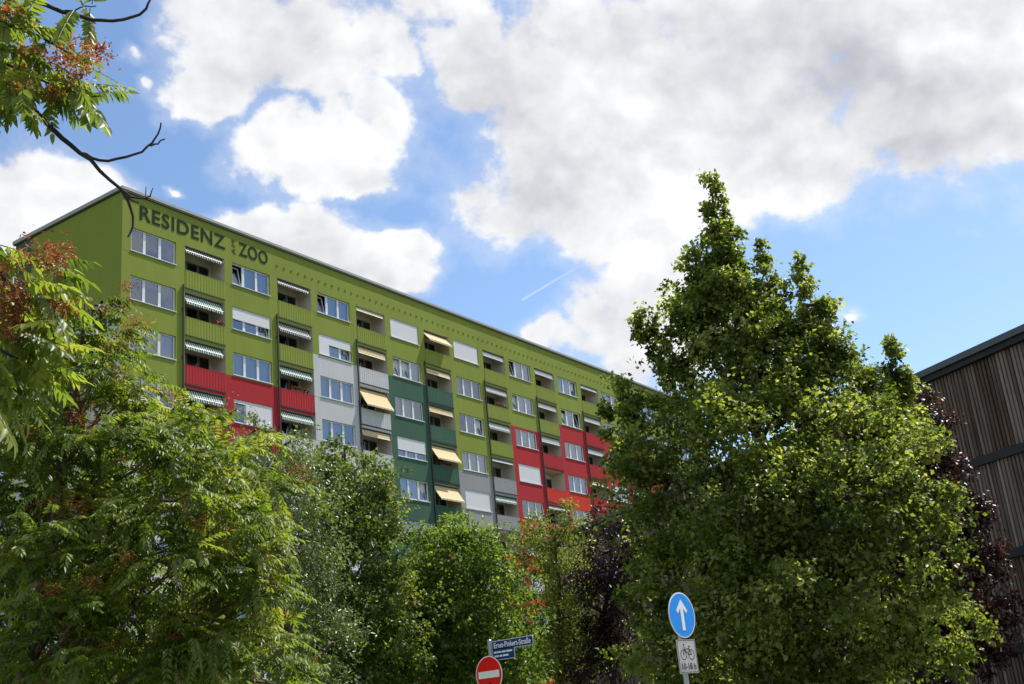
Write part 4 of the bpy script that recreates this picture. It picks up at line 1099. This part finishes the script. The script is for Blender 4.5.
G_PET = leaf_mat('red petal', [(0, (.35, .02, .03)), (1, (.6, .05, .06))], .2)
G_PET2 = leaf_mat('pink petal', [(0, (.5, .12, .2)), (1, (.7, .3, .4))], .2)
flower_box(2, 3, .9, 2.4, 'planter with red blossoms on the red balcony rail at the second balcony column', G_PET)
flower_box(1, 2, 2.1, 2.75, 'small planter with red blossoms on a lime green balcony rail below a striped awning', G_PET)
flower_box(5, 2, 1.3, 2.6, 'planter with pink blossoms on a lime green balcony rail in the middle of the block', G_PET2)
flower_box(4, 4, .8, 2.2, 'planter with pink blossoms on a dark green balcony rail under a cream awning', G_PET2)
# ------------------------------------------------------------------ traffic signs
M['sblue'] = flat('traffic sign blue', (.0, .3, .9), .35, amt=.04)
M['swhite'] = flat('traffic sign white', (.93, .93, .93), .4, amt=.02)
M['sred'] = flat('traffic sign red', (.92, .004, .006), .35, amt=.04)
M['sblack'] = flat('sign black', (.012, .012, .012), .5)
M['plate'] = flat('greyed white plate', (.5, .49, .45), .5, amt=.12, scale=7)
M['nblue'] = flat('street name blue', (.012, .045, .2), .4, amt=.06)
M['back'] = flat('sign back aluminium', (.3, .3, .31), .5, metal=.6)
def circle(r, n=40, cx=0, cy=0): return [(cx + r * math.cos(2 * math.pi * i / n), cy + r * math.sin(2 * math.pi * i / n)) for i in range(n)]
def sign_frame(pos, az):
    """origin, horizontal axis and up axis of a sign face whose plane runs along compass angle az (face normal = ax x ay)"""
    return np.array(pos, float), np.array([math.cos(az), math.sin(az), 0.0]), np.array([0, 0, 1.0])
def off(org, ax, ay, a=0, b=0, n=0): return org + ax * a + ay * b + np.cross(ax, ay) * n
# --- blue straight-ahead sign with cycle plate
sp = at(682, 615, 15.7)
org, ax, ay = sign_frame(sp, R(-8))
root = empty('traffic_sign', (sp[0], sp[1], PAVE))
tag(root, 'round blue sign with white upward arrow above a bicycle plate, on a grey post', 'traffic sign')
b = MB(); pb = off(org, ax, ay, 0, 0, -.075)
b.tube([(pb[0], pb[1], PAVE), (pb[0], pb[1], org[2] + .22)], .038, 14)
b.tube([(pb[0], pb[1], org[2] + .22), (pb[0], pb[1], org[2] + .235)], [.042, .03], 14)
b.build('post', M['metal'], root)
for zz in (-.17, .17):
    b = MB(); b.tube([off(org, ax, ay, 0, zz - .02, -.075), off(org, ax, ay, 0, zz + .02, -.075)], .047, 12); b.prism([(-.05, zz - .015), (.05, zz - .015), (.05, zz + .015), (-.05, zz + .015)], off(org, ax, ay, n=-.013), ax, ay, .024)
    b.build('clamp', M['metal'], root)
b = MB(); b.prism(circle(.3), org, ax, ay, .012, 0, 1); o_disc = b.build('sign_disc', [M['swhite'], M['back']], root)
b = MB(); b.prism(circle(.283), off(org, ax, ay, n=.003), ax, ay, .002); b.build('blue_field', M['sblue'], o_disc)
arrow = [(-.033, -.2), (.033, -.2), (.033, .085), (.098, .02), (.125, .06), (.0, .205), (-.125, .06), (-.098, .02), (-.033, .085)]
b = MB(); b.prism(arrow, off(org, ax, ay, n=.006), ax, ay, .002); b.build('arrow', M['swhite'], o_disc)
pc = off(org, ax, ay, -.0, -.3 - .025 - .21)
pw, ph = .215, .215
b = MB(); b.prism([(-pw, -ph), (pw, -ph), (pw, ph), (-pw, ph)], pc, ax, ay, .01, 0, 1); o_pl = b.build('bicycle_plate', [M['plate'], M['back']], root)
b = MB()
def ring(cx, cy, r0, r1, n=24):
    for i in range(n):
        a0, a1 = 2 * math.pi * i / n, 2 * math.pi * (i + 1) / n
        q = [off(pc, ax, ay, cx + r * math.cos(a), cy + r * math.sin(a), .003) for r, a in ((r0, a0), (r1, a0), (r1, a1), (r0, a1))]
        b.quad(*q)
def stroke(x0, y0, x1, y1, w=.007, n=.0035):
    dx_, dy_ = x1 - x0, y1 - y0; l = math.hypot(dx_, dy_); nx, ny = -dy_ / l * w / 2, dx_ / l * w / 2
    b.quad(*[off(pc, ax, ay, p, q, n) for p, q in ((x0 - nx, y0 - ny), (x1 - nx, y1 - ny), (x1 + nx, y1 + ny), (x0 + nx, y0 + ny))])
ring(-.09, .02, .058, .068); ring(.09, .02, .058, .068)
for i, s_ in enumerate([(-.09, .02, -.055, .115), (-.055, .115, -.075, .15), (-.075, .15, -.045, .152), (-.06, .09, .05, .095), (.05, .125, .03, .02), (.03, .02, -.06, .09), (.09, .02, .045, .095), (.09, .02, .03, .02), (.03, .127, .075, .127)]):
    stroke(*s_, w=.011, n=.0035 + i * .0003)
bw = .21 / 2
b.build('bicycle_symbol', M['sblack'], o_pl)
def lay_world(me, name, parent, org_, ax_, ay_):
    o = bpy.data.objects.new(name, me); COL.objects.link(o); o.parent = parent
    a, c = Vector(ax_), Vector(ay_); mt = Matrix((a, c, a.cross(c))).transposed().to_4x4()
    p, ofs = parent, Vector((0, 0, 0))
    while p is not None: ofs += Vector(p.location); p = p.parent
    mt.translation = Vector(org_) - ofs
    o.matrix_local = mt; return o
lay_world(text_mesh('10-18 h', .32, .085, M['sblack'], .008, .002), 'lettering', o_pl, off(pc, ax, ay, -.16, -.17, .003), ax, ay)
b = MB()
for (x0, x1, y0, y1) in ((-.205, .205, .198, .206), (-.205, .205, -.206, -.198), (-.206, -.198, -.198, .198), (.198, .206, -.198, .198)):
    b.quad(*[off(pc, ax, ay, p, q, .003) for p, q in ((x0, y0), (x1, y0), (x1, y1), (x0, y1))])
b.build('black_border', M['sblack'], o_pl)
# --- no entry sign with street name plates
sp = at(489, 674.5, 19.6)
org, ax, ay = sign_frame(sp, R(83 - 180))
root = empty('traffic_sign', (sp[0], sp[1], PAVE))
tag(root, 'round red no entry sign with white bar below blue street name plates', 'traffic sign')
b = MB(); pb = off(org, ax, ay, .0, 0, -.075)
ptop = at(490, 640.5, 19.65)[2]
b.tube([(pb[0], pb[1], PAVE), (pb[0], pb[1], ptop)], .038, 14); b.tube([(pb[0], pb[1], ptop), (pb[0], pb[1], ptop + .015)], [.042, .03], 14)
b.build('post', M['metal'], root)
for zz in (-.17, .17):
    b = MB(); b.tube([off(org, ax, ay, 0, zz - .02, -.075), off(org, ax, ay, 0, zz + .02, -.075)], .047, 12); b.prism([(-.05, zz - .015), (.05, zz - .015), (.05, zz + .015), (-.05, zz + .015)], off(org, ax, ay, n=-.013), ax, ay, .024)
    b.build('clamp', M['metal'], root)
b = MB(); b.prism(circle(.3), org, ax, ay, .012, 0, 1); o_disc = b.build('sign_disc', [M['swhite'], M['back']], root)
b = MB(); b.prism(circle(.282), off(org, ax, ay, n=.003), ax, ay, .002); b.build('red_field', M['sred'], o_disc)
b = MB(); b.prism([(-.235, -.055), (.235, -.055), (.235, .055), (-.235, .055)], off(org, ax, ay, n=.006), ax, ay, .002); b.build('white_bar', M['swhite'], o_disc)
b = MB(); b.prism([(-.02, -.24), (.05, -.24), (.06, -.16), (.035, -.13), (-.005, -.13), (-.03, -.16)], off(org, ax, ay, n=.006), ax, ay, .002); b.build('sticker', M['sblack'], o_disc)
def name_plate(zc, length, hgt, body, az, small=False):
    o_, a_, u_ = sign_frame((pb[0], pb[1], zc), az)
    o_ = off(o_, a_, u_, .05, 0, .0)
    pl = MB(); r = .02
    pl.prism([(0, -hgt / 2), (length - r, -hgt / 2), (length, -hgt / 2 + r), (length, hgt / 2 - r), (length - r, hgt / 2), (0, hgt / 2)], o_, a_, u_, .008, 0, 1)
    op = pl.build('street_name_plate', [M['swhite'], M['back']], root)
    e = .009
    pl = MB(); pl.prism([(e, -hgt / 2 + e), (length - r, -hgt / 2 + e), (length - e, -hgt / 2 + r), (length - e, hgt / 2 - r), (length - r, hgt / 2 - e), (e, hgt / 2 - e)], off(o_, a_, u_, n=.003), a_, u_, .002)
    pl.build('blue_field', M['nblue'], op)
    if body:
        lay_world(text_mesh(body, length - .1, hgt * .58, M['swhite'], .012, .002), 'lettering', op, off(o_, a_, u_, .05, -hgt * .27, .0035), a_, u_)
    return op, o_, a_, u_
AZN = R(83 - 180)
name_plate(at(490, 646.5, 19.6)[2], 0.92, .155, 'Ernst-Pinkert-Straße', AZN)
op, o_, a_, u_ = name_plate(at(490, 655, 19.6)[2] + .0, .5, .2, None, AZN)
# two rows of print too small to read
b = MB()
for row, (y, segs) in enumerate(((.028, ((.04, .1), (.11, .2), (.215, .3), (.315, .45))), (-.035, ((.04, .14), (.16, .22), (.235, .36))))):
    for x0, x1 in segs:
        b.prism([(x0, y - .014), (x1, y - .014), (x1, y + .014), (x0, y + .014)], off(o_, a_, u_, n=.0055), a_, u_, .002)
b.build('small_print', M['swhite'], op)
